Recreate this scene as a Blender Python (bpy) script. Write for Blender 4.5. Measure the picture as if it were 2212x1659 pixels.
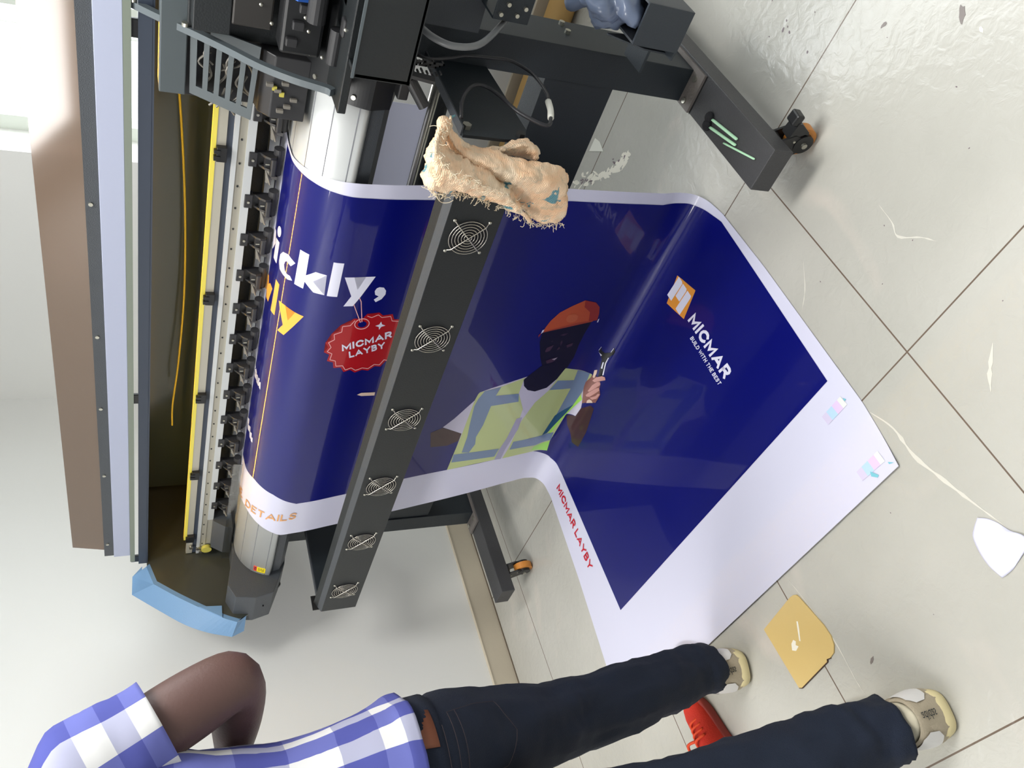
import bpy, bmesh, math, random
from mathutils import Vector, Matrix, Quaternion, noise
for o in list(bpy.data.objects): bpy.data.objects.remove(o)
SC=bpy.context.scene; COL=SC.collection
R=math.radians
# ---------------------------------------------------------------- camera
CAMH=1.34
cam=bpy.data.cameras.new('camera'); camo=bpy.data.objects.new('camera',cam); COL.objects.link(camo)
cam.sensor_fit='HORIZONTAL'; cam.sensor_width=36.0; cam.lens=36.0*1733.30085/2212.0
cam.clip_start=.02; cam.clip_end=60
RW=((-0.30422507,-0.31329846,-0.89960613),(0.7431859,-0.66883197,-0.0183989),(-0.59592099,-0.67417199,0.43631445))
m3=Matrix(RW).transposed()                      # camera axes in the room's axes
camo.matrix_world=Matrix.Translation((0,0,CAMH))@m3.to_4x4()
SC.camera=camo
# ---------------------------------------------------------------- world, light, exposure
SC.view_settings.view_transform='Standard'; SC.view_settings.look='None'
SC.view_settings.exposure=0.13; SC.view_settings.gamma=1.0
try: SC.view_settings.use_curve_mapping=False
except Exception: pass
W=bpy.data.worlds.new('world'); SC.world=W; W.use_nodes=True
W.node_tree.nodes['Background'].inputs[0].default_value=(.93,.97,1.0,1)
# dim room behind the camera, bright overcast sky on the window side
_n=W.node_tree.nodes; _l=W.node_tree.links; _tc=_n.new('ShaderNodeTexCoord'); _sx=_n.new('ShaderNodeSeparateXYZ'); _mr=_n.new('ShaderNodeMapRange')
_l.new(_tc.outputs['Generated'],_sx.inputs[0]); _l.new(_sx.outputs[0],_mr.inputs[0])
_mr.inputs[1].default_value=.2; _mr.inputs[2].default_value=.55; _mr.inputs[3].default_value=.45; _mr.inputs[4].default_value=1.9
_l.new(_mr.outputs[0],_n['Background'].inputs[1])
def area(name,loc,rot,sx,sy,power,col=(1,1,1)):
    l=bpy.data.lights.new(name,'AREA'); l.shape='RECTANGLE'; l.size=sx; l.size_y=sy; l.energy=power; l.color=col
    o=bpy.data.objects.new(name,l); COL.objects.link(o); o.location=loc; o.rotation_euler=rot; return o
# daylight pouring in through the window in the back wall
area('window_daylight',(2.72,.45,1.75),(0,R(90),0),1.5,2.1,62,(.92,.97,1.0))
# two ceiling fittings
area('ceiling_lamp_light',(1.0,.2,2.60),(0,0,0),.5,1.2,34,(1,.98,.95))
area('ceiling_lamp_light',(-.5,1.9,2.60),(0,0,0),.5,1.2,34,(1,.98,.95))

# ---------------------------------------------------------------- materials
MATS={}
def mat(name,col,rough=.5,metal=0,coat=0,bump=0,bscale=60,var=0,vscale=8,spec=.5,trans=0,emit=0,ecol=None,alpha=1):
    if name in MATS: return MATS[name]
    m=bpy.data.materials.new(name); m.use_nodes=True; nt=m.node_tree; N=nt.nodes; L=nt.links
    b=N['Principled BSDF']; b.inputs['Base Color'].default_value=(*col,1); b.inputs['Roughness'].default_value=rough
    b.inputs['Metallic'].default_value=metal; b.inputs['Coat Weight'].default_value=coat; b.inputs['Coat Roughness'].default_value=.08
    b.inputs['Specular IOR Level'].default_value=spec; b.inputs['Transmission Weight'].default_value=trans
    tc=N.new('ShaderNodeTexCoord')
    if var:
        n=N.new('ShaderNodeTexNoise'); n.inputs['Scale'].default_value=vscale; n.inputs['Detail'].default_value=5
        L.new(tc.outputs['Object'],n.inputs['Vector'])
        r=N.new('ShaderNodeMapRange'); r.inputs[3].default_value=1-var; r.inputs[4].default_value=1+var
        L.new(n.outputs['Fac'],r.inputs[0])
        h=N.new('ShaderNodeVectorMath'); h.operation='SCALE'; h.inputs[0].default_value=col
        L.new(r.outputs[0],h.inputs['Scale']); L.new(h.outputs[0],b.inputs['Base Color'])
    if bump:
        n2=N.new('ShaderNodeTexNoise'); n2.inputs['Scale'].default_value=bscale; n2.inputs['Detail'].default_value=4
        L.new(tc.outputs['Object'],n2.inputs['Vector'])
        bp=N.new('ShaderNodeBump'); bp.inputs['Strength'].default_value=bump; bp.inputs['Distance'].default_value=.004
        L.new(n2.outputs['Fac'],bp.inputs['Height']); L.new(bp.outputs[0],b.inputs['Normal'])
    if emit:
        b.inputs['Emission Color'].default_value=(*(ecol or col),1); b.inputs['Emission Strength'].default_value=emit
    MATS[name]=m; return m
def s2l(r,g,b):
    f=lambda c:(c/255/12.92) if c/255<=.04045 else ((c/255+.055)/1.055)**2.4
    return (f(r),f(g),f(b))
def ragmat():
    m=mat('peach cotton rag',s2l(236,200,164),.95); nt=m.node_tree; N=nt.nodes; L=nt.links; b=N['Principled BSDF']; tc=N.new('ShaderNodeTexCoord')
    def no(sc,d=4,dist=0):
        n=N.new('ShaderNodeTexNoise'); n.inputs['Scale'].default_value=sc; n.inputs['Detail'].default_value=d; n.inputs['Distortion'].default_value=dist; L.new(tc.outputs['Object'],n.inputs['Vector']); return n.outputs['Fac']
    def mr(v,a,b_):
        n=N.new('ShaderNodeMapRange'); n.inputs[1].default_value=a; n.inputs[2].default_value=b_; L.new(v,n.inputs[0]); return n.outputs[0]
    def mix(f,c1,c2):
        n=N.new('ShaderNodeMixRGB'); L.new(f,n.inputs[0])
        for i,c in ((1,c1),(2,c2)):
            if isinstance(c,tuple): n.inputs[i].default_value=(*c,1)
            else: L.new(c,n.inputs[i])
        return n.outputs[0]
    c=mix(mr(no(16,5,1),.35,.65),s2l(252,208,168),s2l(238,216,188)); c=mix(mr(no(30,5,.5),.56,.70),c,s2l(196,176,150)); c=mix(mr(no(22,3,.6),.635,.66),c,s2l(104,150,160))
    L.new(c,b.inputs['Base Color'])
    w=N.new('ShaderNodeTexWave'); w.inputs['Scale'].default_value=110; w.inputs['Distortion'].default_value=3; w.bands_direction='Z'; L.new(tc.outputs['Object'],w.inputs['Vector'])
    a=N.new('ShaderNodeMath'); a.operation='MULTIPLY_ADD'; L.new(w.outputs['Fac'],a.inputs[0]); a.inputs[1].default_value=.25; L.new(no(120,6),a.inputs[2])
    bp=N.new('ShaderNodeBump'); bp.inputs['Strength'].default_value=.8; bp.inputs['Distance'].default_value=.003; L.new(a.outputs[0],bp.inputs['Height']); L.new(bp.outputs[0],b.inputs['Normal'])
    return m
M=dict(
 frame=mat('slate powder coat',s2l(28,36,42),.5,0,0,.25,500),
 frame2=mat('grey powder coat',s2l(66,70,75),.5,0,0,.25,500),
 dark=mat('black sheet metal',s2l(26,30,32),.45,0,0,.15,300),
 plate2=mat('worn light grey plate',s2l(112,106,102),.5,0,0,.3,200,.2,20),
 foot=mat('worn grey powder coat',s2l(60,60,62),.5,0,0,.3,300,.25,7),
 plate=mat('dark olive end plate',s2l(58,60,54),.3,0,.2),
 panel=mat('glossy olive inner panel',s2l(64,74,66),.2,0,.5),
 black=mat('black plastic',s2l(24,25,27),.4),
 blackm=mat('soft black plastic',s2l(48,48,50),.5),
 silver=mat('brushed aluminium platen',s2l(205,208,208),.38,.35,0,.05,40),
 alu=mat('anodised aluminium rail',s2l(178,174,160),.4,.3),
 groove=mat('dark groove',s2l(110,112,118),.5),
 navy=mat('dark blue rail rubber',s2l(50,58,72),.5),
 lamp_tint=mat('painted yellow lamp reflection',s2l(222,206,84),.4),  # yellow light of the lamp strip, put into the base colour
 chrome=mat('bright steel wire',s2l(200,196,186),.25,.95),
 screw=mat('zinc screw',s2l(190,188,176),.3,.9),
 blue=mat('pale blue end moulding',s2l(108,146,184),.45,0,0,.1,200),
 lilac=mat('lilac painted cover rail',s2l(168,174,196),.45),
 lip=mat('grey green seal lip',s2l(120,128,116),.5),
 orange=mat('orange polyurethane tyre',s2l(212,138,60),.45),
 cabl=mat('grey cable sheath',s2l(120,122,124),.35),
 cabd=mat('black cable sheath',s2l(34,34,38),.45),
 paperw=mat('matt white vinyl',s2l(212,212,230),.6),
 paper=mat('white paper tag',s2l(222,222,212),.7),
 arm=mat('grey arm strip',s2l(86,94,98),.45),
 carr=mat('grey carriage bracket',s2l(74,82,85),.5),
 pinch=mat('dark moulded roller arm',s2l(42,42,44),.45),
 rub=mat('grey rubber roller',s2l(118,114,106),.5),
 brass=mat('yellow plastic knob',s2l(196,186,84),.45),
 motor=mat('brown grey motor case',s2l(54,52,50),.45,.3),
 blueclip=mat('blue plastic clip',s2l(30,84,170),.4),
 labely=mat('yellow warning label',s2l(238,214,30),.5),
 labelr=mat('red warning label',s2l(214,70,60),.5),
 vinyl=mat('white vinyl sheet',s2l(208,208,228),.35,0,.25),
 vinylb=mat('back of white vinyl roll',s2l(214,214,244),.5),
 wall=mat('white painted wall',s2l(226,226,222),.7,0,0,.12,30,.02,2),
 skirt=mat('beige tile skirting',s2l(196,186,166),.45,0,0,.1,60,.05,6),
 grout=mat('dark grout line',s2l(96,84,70),.8),
 card=mat('golden plywood offcut',s2l(203,176,114),.42,0,.1,.12,40,.05,10),
 cardd=mat('dark sawn edge',s2l(70,48,34),.8),
 tube=mat('brown cardboard tube',s2l(186,148,88),.65,0,0,0,60,.06,10),
 rag=ragmat(),
 ragi=mat('dirty olive rag face',s2l(190,170,130),.9,0,0,.6,260,.12,30),
 ragt=mat('cream frayed threads',s2l(226,212,186),.9),
 ragb=mat('teal ink stain on rag',s2l(98,146,160),.9,0,0,.4,260),
 bagm=mat('grey blue plastic bag',s2l(104,116,140),.3,0,.3,.35,14),
 green=mat('pale green plastic stick',s2l(176,222,184),.4),
 foamb=mat('black foam swab tip',s2l(22,22,26),.9,0,0,.5,200),
 skin=mat('dark brown skin',s2l(98,72,66),.5,0,0,.15,200,.06,20),
 jeans=mat('dark indigo denim',s2l(11,24,44),.85,0,0,.4,500,.25,9),
 stitch=mat('orange brown stitching',s2l(52,42,46),.8),
 leather=mat('brown leather patch',s2l(124,72,48),.6),
 shoe=mat('grey beige suede',s2l(176,164,142),.75,0,0,.3,300,.05,20),
 shoew=mat('white leather patch',s2l(226,224,222),.45),
 sole=mat('cream rubber sole',s2l(226,212,164),.6),
 lining=mat('cream shoe collar',s2l(206,198,174),.8),
 black2=mat('black stripe',s2l(26,26,30),.5),
 red=mat('red suede',s2l(190,40,20),.8,0,0,.3,300,.1,20),
 redd=mat('dark red sole',s2l(140,50,44),.7),
 redl=mat('orange red lace',s2l(220,70,30),.7),
 ink=mat('dark floor splash',s2l(120,112,108),.4),
 ink2=mat('dark ink drip',s2l(112,98,104),.4),
 inkl=mat('pale adhesive smear',s2l(232,228,214),.3),
 vein=mat('pale tile vein',s2l(204,202,192),.35),
 hair=mat('black hair',s2l(18,15,14),.9,0,0,.8,200),
 ceil=mat('white ceiling',s2l(225,226,226),.8),
 wframe=mat('white window frame',s2l(210,216,206),.4),
 tray=mat('dark blue grey tray',s2l(40,47,54),.5,0,0,.25,500,.1,6),
 led=mat('yellow lamp strip',(1,.62,.05),.5,emit=52,ecol=(1,.55,.03)),
 lamp=mat('ceiling lamp diffuser',(1,1,1),.5,emit=6.0,ecol=(1,.99,.96)),
 eye=mat('eye white',s2l(210,205,200),.3), lipm=mat('dark lips',s2l(80,44,44),.5),
)
def pm(n,r,g,b,rough=.35,coat=.6): M[n]=mat('print '+n,s2l(r,g,b),rough,0,coat,spec=.25); M[n].node_tree.nodes['Principled BSDF'].inputs['Coat Roughness'].default_value=.035
pm('pblue',0,7,100,.35,.6);pm('pw',222,222,240);pm('pw2',170,160,170);pm('pwh',196,192,212);pm('po',250,176,74);pm('pot',222,160,100);pm('pred',168,16,28)
pm('pred2',196,16,44);pm('ppk',236,176,178);pm('pgold',226,150,58);pm('pskin0',8,5,20);pm('pskin1',66,42,58);pm('phel',182,80,36);pm('phel2',146,46,28)
pm('phel3',190,96,54);pm('phel4',158,64,36);pm('pblack',8,10,20);pm('pvest',184,196,136);pm('pstrip',112,132,162);pm('pteal',36,84,116);pm('plil',156,154,182)
pm('pgreen',160,222,90);pm('parm',62,36,40);pm('phand',132,86,80);pm('phand2',196,146,140);pm('phand3',222,196,178)
pm('cb1',206,198,224);pm('cb2',178,208,238);pm('cb3',216,194,228);pm('cb4',222,224,222);pm('cb5',120,190,205)

# lid: smoked brown acrylic
def acrylic():
    m=bpy.data.materials.new('smoked brown acrylic'); m.use_nodes=True; nt=m.node_tree; N=nt.nodes; L=nt.links
    N.remove(N['Principled BSDF']); out=N['Material Output']
    t=N.new('ShaderNodeBsdfTransparent'); t.inputs[0].default_value=(*s2l(150,132,124),1)
    d=N.new('ShaderNodeBsdfDiffuse'); d.inputs[0].default_value=(*s2l(140,120,104),1)
    g=N.new('ShaderNodeBsdfGlossy'); g.inputs['Roughness'].default_value=.08; g.inputs[0].default_value=(1,1,1,1)
    x=N.new('ShaderNodeMixShader'); x.inputs[0].default_value=.55
    L.new(t.outputs[0],x.inputs[1]); L.new(d.outputs[0],x.inputs[2])
    f=N.new('ShaderNodeFresnel'); f.inputs[0].default_value=1.45
    y=N.new('ShaderNodeMixShader'); L.new(f.outputs[0],y.inputs[0]); L.new(x.outputs[0],y.inputs[1]); L.new(g.outputs[0],y.inputs[2])
    L.new(y.outputs[0],out.inputs[0]); return m
M['acry']=acrylic()
def glass():
    m=bpy.data.materials.new('clear window pane'); m.use_nodes=True; nt=m.node_tree; N=nt.nodes; L=nt.links
    N.remove(N['Principled BSDF']); out=N['Material Output']
    t=N.new('ShaderNodeBsdfTransparent'); g=N.new('ShaderNodeBsdfGlossy'); g.inputs['Roughness'].default_value=.02
    y=N.new('ShaderNodeMixShader'); y.inputs[0].default_value=.06; L.new(t.outputs[0],y.inputs[1]); L.new(g.outputs[0],y.inputs[2]); L.new(y.outputs[0],out.inputs[0]); return m
M['glass']=glass()
def thinvinyl():
    m=bpy.data.materials.new('translucent white vinyl'); m.use_nodes=True; nt=m.node_tree; N=nt.nodes; L=nt.links
    b=N['Principled BSDF']; b.inputs['Base Color'].default_value=(*s2l(222,222,234),1); b.inputs['Roughness'].default_value=.5; out=N['Material Output']
    t=N.new('ShaderNodeBsdfTranslucent'); t.inputs[0].default_value=(*s2l(228,228,236),1)
    y=N.new('ShaderNodeMixShader'); y.inputs[0].default_value=.5; L.new(b.outputs[0],y.inputs[1]); L.new(t.outputs[0],y.inputs[2]); L.new(y.outputs[0],out.inputs[0]); return m
M['vinylb']=thinvinyl()
def filmm():
    m=bpy.data.materials.new('clear acrylic'); m.use_nodes=True; nt=m.node_tree; N=nt.nodes; L=nt.links
    N.remove(N['Principled BSDF']); out=N['Material Output']
    t=N.new('ShaderNodeBsdfTransparent'); t.inputs[0].default_value=(.8,.8,.78,1); g=N.new('ShaderNodeBsdfGlossy'); g.inputs['Roughness'].default_value=.1
    y=N.new('ShaderNodeMixShader'); y.inputs[0].default_value=.2; L.new(t.outputs[0],y.inputs[1]); L.new(g.outputs[0],y.inputs[2]); L.new(y.outputs[0],out.inputs[0]); return m
M['film']=filmm()
# floor tiles: 0.6 m grid, grout lines, veins, soft relief and gloss
def floormat():
    m=bpy.data.materials.new('cream porcelain floor tiles'); m.use_nodes=True; nt=m.node_tree; N=nt.nodes; L=nt.links
    b=N['Principled BSDF']; g=N.new('ShaderNodeNewGeometry'); s=N.new('ShaderNodeSeparateXYZ'); L.new(g.outputs['Position'],s.inputs[0])
    def math_(op,a,bb=None,c=None):
        n=N.new('ShaderNodeMath'); n.operation=op
        for i,v in enumerate((a,bb,c)):
            if v is None: continue
            if isinstance(v,(int,float)): n.inputs[i].default_value=v
            else: L.new(v,n.inputs[i])
        return n.outputs[0]
    def line(ax,off,w):
        a=math_('SUBTRACT',ax,off); a=math_('DIVIDE',a,.6); a=math_('FRACT',math_('ADD',a,10.0)); a=math_('SUBTRACT',a,.5); a=math_('ABSOLUTE',a); a=math_('SUBTRACT',.5,a)
        return math_('LESS_THAN',math_('MULTIPLY',a,.6),w)
    gx=line(s.outputs[0],.7245,.0016); gy=line(s.outputs[1],.7510,.0016)
    gr=math_('MAXIMUM',gx,gy)
    n1=N.new('ShaderNodeTexNoise'); n1.inputs['Scale'].default_value=1.6; n1.inputs['Detail'].default_value=6; L.new(g.outputs['Position'],n1.inputs['Vector'])
    cr=N.new('ShaderNodeValToRGB'); cr.color_ramp.elements[0].position=.3; cr.color_ramp.elements[0].color=(*s2l(170,169,161),1); cr.color_ramp.elements[1].position=.7; cr.color_ramp.elements[1].color=(*s2l(188,186,179),1)
    L.new(n1.outputs['Fac'],cr.inputs[0])
    n2=N.new('ShaderNodeTexNoise'); n2.inputs['Scale'].default_value=2.3; n2.inputs['Detail'].default_value=3; n2.inputs['Distortion'].default_value=1.5; L.new(g.outputs['Position'],n2.inputs['Vector'])
    pk=N.new('ShaderNodeMapRange'); pk.inputs[1].default_value=.58; pk.inputs[2].default_value=.75; pk.inputs[4].default_value=.35; L.new(n2.outputs['Fac'],pk.inputs[0])
    mx0=N.new('ShaderNodeMixRGB'); mx0.inputs[2].default_value=(*s2l(220,205,194),1); L.new(pk.outputs[0],mx0.inputs[0]); L.new(cr.outputs[0],mx0.inputs[1])
    # thin veins
    mp=N.new('ShaderNodeMapping'); mp.inputs['Rotation'].default_value=(0,0,.5); mp.inputs['Scale'].default_value=(1.1,.55,1); L.new(g.outputs['Position'],mp.inputs[0])
    v=N.new('ShaderNodeTexNoise'); v.inputs['Scale'].default_value=1.4; v.inputs['Detail'].default_value=4; v.inputs['Roughness'].default_value=.55; L.new(mp.outputs[0],v.inputs['Vector'])
    va=math_('ABSOLUTE',math_('SUBTRACT',v.outputs['Fac'],.5)); vm=math_('LESS_THAN',va,.0008)
    mx1=N.new('ShaderNodeMixRGB'); mx1.inputs[2].default_value=(*s2l(228,222,208),1); L.new(math_('MULTIPLY',vm,.0),mx1.inputs[0]); L.new(mx0.outputs[0],mx1.inputs[1])
    mx=N.new('ShaderNodeMixRGB'); mx.inputs[2].default_value=(*s2l(104,90,78),1); L.new(gr,mx.inputs[0]); L.new(mx1.outputs[0],mx.inputs[1])
    L.new(mx.outputs[0],b.inputs['Base Color'])
    b.inputs['Roughness'].default_value=.23; b.inputs['Specular IOR Level'].default_value=.45
    n3=N.new('ShaderNodeTexNoise'); n3.inputs['Scale'].default_value=38; n3.inputs['Detail'].default_value=5; n3.inputs['Distortion'].default_value=.6; L.new(g.outputs['Position'],n3.inputs['Vector'])
    n4=N.new('ShaderNodeTexNoise'); n4.inputs['Scale'].default_value=5; n4.inputs['Detail'].default_value=3; L.new(g.outputs['Position'],n4.inputs['Vector'])
    hh=math_('ADD',n3.outputs['Fac'],math_('MULTIPLY',n4.outputs['Fac'],.8)); hh=math_('SUBTRACT',hh,gr)
    bp=N.new('ShaderNodeBump'); bp.inputs['Strength'].default_value=.38; bp.inputs['Distance'].default_value=.006; L.new(hh,bp.inputs['Height']); L.new(bp.outputs[0],b.inputs['Normal'])
    return m
M['floor']=floormat()
# checked shirt
def shirtmat():
    m=bpy.data.materials.new('blue and white check cotton'); m.use_nodes=True; nt=m.node_tree; N=nt.nodes; L=nt.links
    b=N['Principled BSDF']; b.inputs['Roughness'].default_value=.85
    tc=N.new('ShaderNodeUVMap'); s=N.new('ShaderNodeSeparateXYZ'); L.new(tc.outputs[0],s.inputs[0])
    def st(ax,per,duty):
        a=N.new('ShaderNodeMath'); a.operation='DIVIDE'; L.new(ax,a.inputs[0]); a.inputs[1].default_value=per
        f=N.new('ShaderNodeMath'); f.operation='FRACT'; L.new(a.outputs[0],f.inputs[0])
        c=N.new('ShaderNodeMath'); c.operation='LESS_THAN'; L.new(f.outputs[0],c.inputs[0]); c.inputs[1].default_value=duty; return c.outputs[0]
    a=st(s.outputs[0],.098,.5); c=st(s.outputs[1],.115,.48)
    m1=N.new('ShaderNodeMixRGB'); m1.inputs[1].default_value=(*s2l(226,226,226),1); m1.inputs[2].default_value=(*s2l(104,110,182),1); L.new(a,m1.inputs[0])
    m2=N.new('ShaderNodeMixRGB'); m2.blend_type='MULTIPLY'; m2.inputs[2].default_value=(*s2l(196,198,226),1); L.new(c,m2.inputs[0]); L.new(m1.outputs[0],m2.inputs[1])
    L.new(m2.outputs[0],b.inputs['Base Color']); return m
M['shirt']=shirtmat()

# ---------------------------------------------------------------- helpers
def link(name,bm,m,parent=None,smooth=False,mats=None):
    me=bpy.data.meshes.new(name); bm.normal_update(); bm.to_mesh(me); bm.free()
    o=bpy.data.objects.new(name,me); COL.objects.link(o)
    for x in (mats or [m]): me.materials.append(x)
    if smooth:
        for p in me.polygons: p.use_smooth=True
    if parent is not None: o.parent=parent
    return o
def thing(name,label,cat,group=None,loc=(0,0,0)):
    o=bpy.data.objects.new(name,None); COL.objects.link(o); o.empty_display_size=.05
    ORIG[o.name]=Vector(loc); tag(o,label,cat,group); return o
ORIG={}
def tag(o,label,cat,group=None):
    o['label']=label; o['category']=cat
    if group: o['group']=group
    return o
def struct(o): o['kind']='structure'; return o
def box(bm,a,b,bev=0):
    x0,x1=sorted((a[0],b[0]));y0,y1=sorted((a[1],b[1]));z0,z1=sorted((a[2],b[2]))
    vs=[bm.verts.new(p) for p in ((x0,y0,z0),(x1,y0,z0),(x1,y1,z0),(x0,y1,z0),(x0,y0,z1),(x1,y0,z1),(x1,y1,z1),(x0,y1,z1))]
    fs=[bm.faces.new([vs[i] for i in q]) for q in ((0,3,2,1),(4,5,6,7),(0,1,5,4),(1,2,6,5),(2,3,7,6),(3,0,4,7))]
    if bev:
        es={e for f in fs for e in f.edges}
        bmesh.ops.bevel(bm,geom=list(es),offset=bev,segments=2,affect='EDGES',profile=.5)
def nb(): return bmesh.new()
def boxo(name,a,b,m,parent=None,bev=0):
    bm=nb(); box(bm,a,b,bev); return link(name,bm,m,parent)
def prism(bm,pts,axis,a,b,bev=0):
    """pts: 2D outline; axis 'Y': (x,z); 'X': (y,z); 'Z': (x,y)"""
    f={'Y':lambda p,t:(p[0],t,p[1]),'X':lambda p,t:(t,p[0],p[1]),'Z':lambda p,t:(p[0],p[1],t)}[axis]
    A=[bm.verts.new(f(p,a)) for p in pts];B=[bm.verts.new(f(p,b)) for p in pts]
    n=len(pts); fs=[]
    fs.append(bm.faces.new(A));fs.append(bm.faces.new(B[::-1]))
    for i in range(n): fs.append(bm.faces.new((A[i],B[i],B[(i+1)%n],A[(i+1)%n])))
    bmesh.ops.recalc_face_normals(bm,faces=fs)
    if bev:
        es={e for f_ in fs[:2] for e in f_.edges}|{e for f_ in fs[2:] for e in f_.edges}
        bmesh.ops.bevel(bm,geom=list(es),offset=bev,segments=2,affect='EDGES',profile=.5)
def prismo(name,pts,axis,a,b,m,parent=None,bev=0,smooth=False):
    bm=nb(); prism(bm,pts,axis,a,b,bev); return link(name,bm,m,parent,smooth)
def cyl(bm,a,b,r,n=16,r2=None):
    a=Vector(a);b=Vector(b);d=(b-a); L=d.length; q=Vector((0,0,1)).rotation_difference(d.normalized())
    mt=Matrix.Translation((a+b)/2)@q.to_matrix().to_4x4()
    bmesh.ops.create_cone(bm,cap_ends=True,segments=n,radius1=r,radius2=r if r2 is None else r2,depth=L,matrix=mt)
def cylo(name,a,b,r,m,parent=None,n=20,r2=None,smooth=False):
    bm=nb(); cyl(bm,a,b,r,n,r2); return link(name,bm,m,parent,smooth)
def spline(pts,n=8,closed=False):
    P=[Vector(p) for p in pts]; out=[]
    k=len(P); rng=k if closed else k-1
    for i in range(rng):
        p0=P[(i-1)%k] if closed or i>0 else P[0]*2-P[1]; p1=P[i]; p2=P[(i+1)%k]; p3=P[(i+2)%k] if closed or i<k-2 else P[-1]*2-P[-2]
        for j in range(n):
            t=j/n; out.append(.5*((2*p1)+(p2-p0)*t+(2*p0-5*p1+4*p2-p3)*t*t+(3*p1-p0-3*p2+p3)*t**3))
    if not closed: out.append(P[-1])
    return out
def tube(bm,pts,r,n=8,closed=False,flat=None):
    P=[Vector(p) for p in pts]; k=len(P); rings=[]; up=None
    for i in range(k):
        a=P[(i-1)%k] if closed or i>0 else P[i]; b=P[(i+1)%k] if closed or i<k-1 else P[i]
        t=(b-a).normalized() if (b-a).length>1e-9 else Vector((0,0,1))
        if up is None: up=t.orthogonal().normalized()
        up=(up-t*up.dot(t)); up=up.normalized() if up.length>1e-6 else t.orthogonal().normalized()
        s=t.cross(up); rr=r[i] if isinstance(r,(list,tuple)) else r
        ry=rr if flat is None else rr*flat
        rings.append([bm.verts.new(P[i]+up*math.cos(2*math.pi*j/n)*rr+s*math.sin(2*math.pi*j/n)*ry) for j in range(n)])
    for i in range(k if closed else k-1):
        A=rings[i];B=rings[(i+1)%k]
        for j in range(n): bm.faces.new((A[j],A[(j+1)%n],B[(j+1)%n],B[j]))
    if not closed: bm.faces.new(rings[0][::-1]); bm.faces.new(rings[-1])
def tubeo(name,pts,r,m,parent=None,n=8,closed=False,flat=None,smo=6):
    bm=nb(); tube(bm,spline(pts,smo,closed) if smo else pts,r,n,closed,flat)
    bmesh.ops.recalc_face_normals(bm,faces=bm.faces); return link(name,bm,m,parent,True)
def sheet(bm,pts,z0,z1):  prism(bm,pts,'Z',z0,z1)
def ball(bm,c,r,s=(1,1,1),u=16,v=10):
    mt=Matrix.Translation(c)@Matrix.Diagonal((s[0],s[1],s[2],1)); bmesh.ops.create_uvsphere(bm,u_segments=u,v_segments=v,radius=r,matrix=mt)
def grid(bm,rows,n=4,thick=0):
    """bicubic patch through rows of points"""
    rr=[spline(r,n) for r in rows]; cols=[spline([rr[i][j] for i in range(len(rr))],n) for j in range(len(rr[0]))]
    V=[[bm.verts.new(p) for p in c] for c in cols]; F=[]
    for i in range(len(V)-1):
        for j in range(len(V[0])-1): F.append(bm.faces.new((V[i][j],V[i+1][j],V[i+1][j+1],V[i][j+1])))
    return V,F
# ---------------------------------------------------------------- the sheet's path over the print bed, down and out over the floor
CP=[(1.70,1.018),(1.62,1.020),(1.54,1.022),(1.48,1.024),(1.43,1.020),(1.385,1.000),(1.352,.968),(1.335,.93),(1.334,.87),(1.345,.76),(1.377,.51),(1.394,.36),(1.412,.22),(1.426,.12),(1.432,.06),(1.424,.025),(1.40,.008),(1.36,.003),(1.30,.0025),(1.10,.0022),(.90,.0022),(.74,.0022),(.62,.0025),(.574,.006)]
def dense(cp,n=8):
    out=[]
    for i in range(len(cp)-1):
        p0=cp[max(i-1,0)];p1=cp[i];p2=cp[i+1];p3=cp[min(i+2,len(cp)-1)]
        # centripetal-ish via hermite w/ chord scaled tangents
        d=math.dist(p1,p2);d0=math.dist(p0,p1) or d;d1=math.dist(p2,p3) or d
        def tan(a,b,c,da,db):
            return [((b[k]-a[k])/da*db+(c[k]-b[k])/db*da)/(da+db) for k in (0,1)]
        m1=tan(p0,p1,p2,d0,d) if i>0 else [(p2[k]-p1[k])/d for k in (0,1)]
        m2=tan(p1,p2,p3,d,d1) if i<len(cp)-2 else [(p2[k]-p1[k])/d for k in (0,1)]
        for j in range(n):
            t=j/n;h00=2*t**3-3*t*t+1;h10=t**3-2*t*t+t;h01=-2*t**3+3*t*t;h11=t**3-t*t
            out.append(tuple(h00*p1[k]+h10*d*m1[k]+h01*p2[k]+h11*d*m2[k] for k in (0,1)))
    out.append(cp[-1]);return out
D=dense(CP)
S=[0]
for a,b in zip(D,D[1:]):S.append(S[-1]+math.dist(a,b))

DP=D;SP=S
def pos(s,y,d=0):
    s=max(0,s); 
    if s>=SP[-1]:
        a,b=DP[-2],DP[-1];e=s-SP[-1]
    else:
        lo,hi=0,len(SP)-1
        while hi-lo>1:
            m=(lo+hi)//2
            if SP[m]<=s: lo=m
            else: hi=m
        a,b=DP[lo],DP[lo+1];e=s-SP[lo]
    l=math.dist(a,b) or 1;t=((b[0]-a[0])/l,(b[1]-a[1])/l)
    # blend the normal so that raised print follows the curve
    if s<SP[-1]:
        k=e/l; n0=NRM[lo];n1=NRM[lo+1]; nx=n0[0]*(1-k)+n1[0]*k; nz=n0[1]*(1-k)+n1[1]*k
    else: nx,nz=t[1],-t[0]
    if s>=SP[-1]: return (b[0]+t[0]*e+nx*d,y,b[1]+nz*d)
    return (a[0]+t[0]*e+nx*d,y,a[1]+t[1]*e+nz*d)
def _n(i):
    a=DP[max(i-1,0)];b=DP[min(i+1,len(DP)-1)];l=math.dist(a,b);return ((b[1]-a[1])/l,-(b[0]-a[0])/l)
NRM=[_n(i) for i in range(len(DP))]
def spl2(pts,n): return [(p.x,p.y) for p in spline([(a,b,0) for a,b in pts],n)]
def on_(*a): return None
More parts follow.
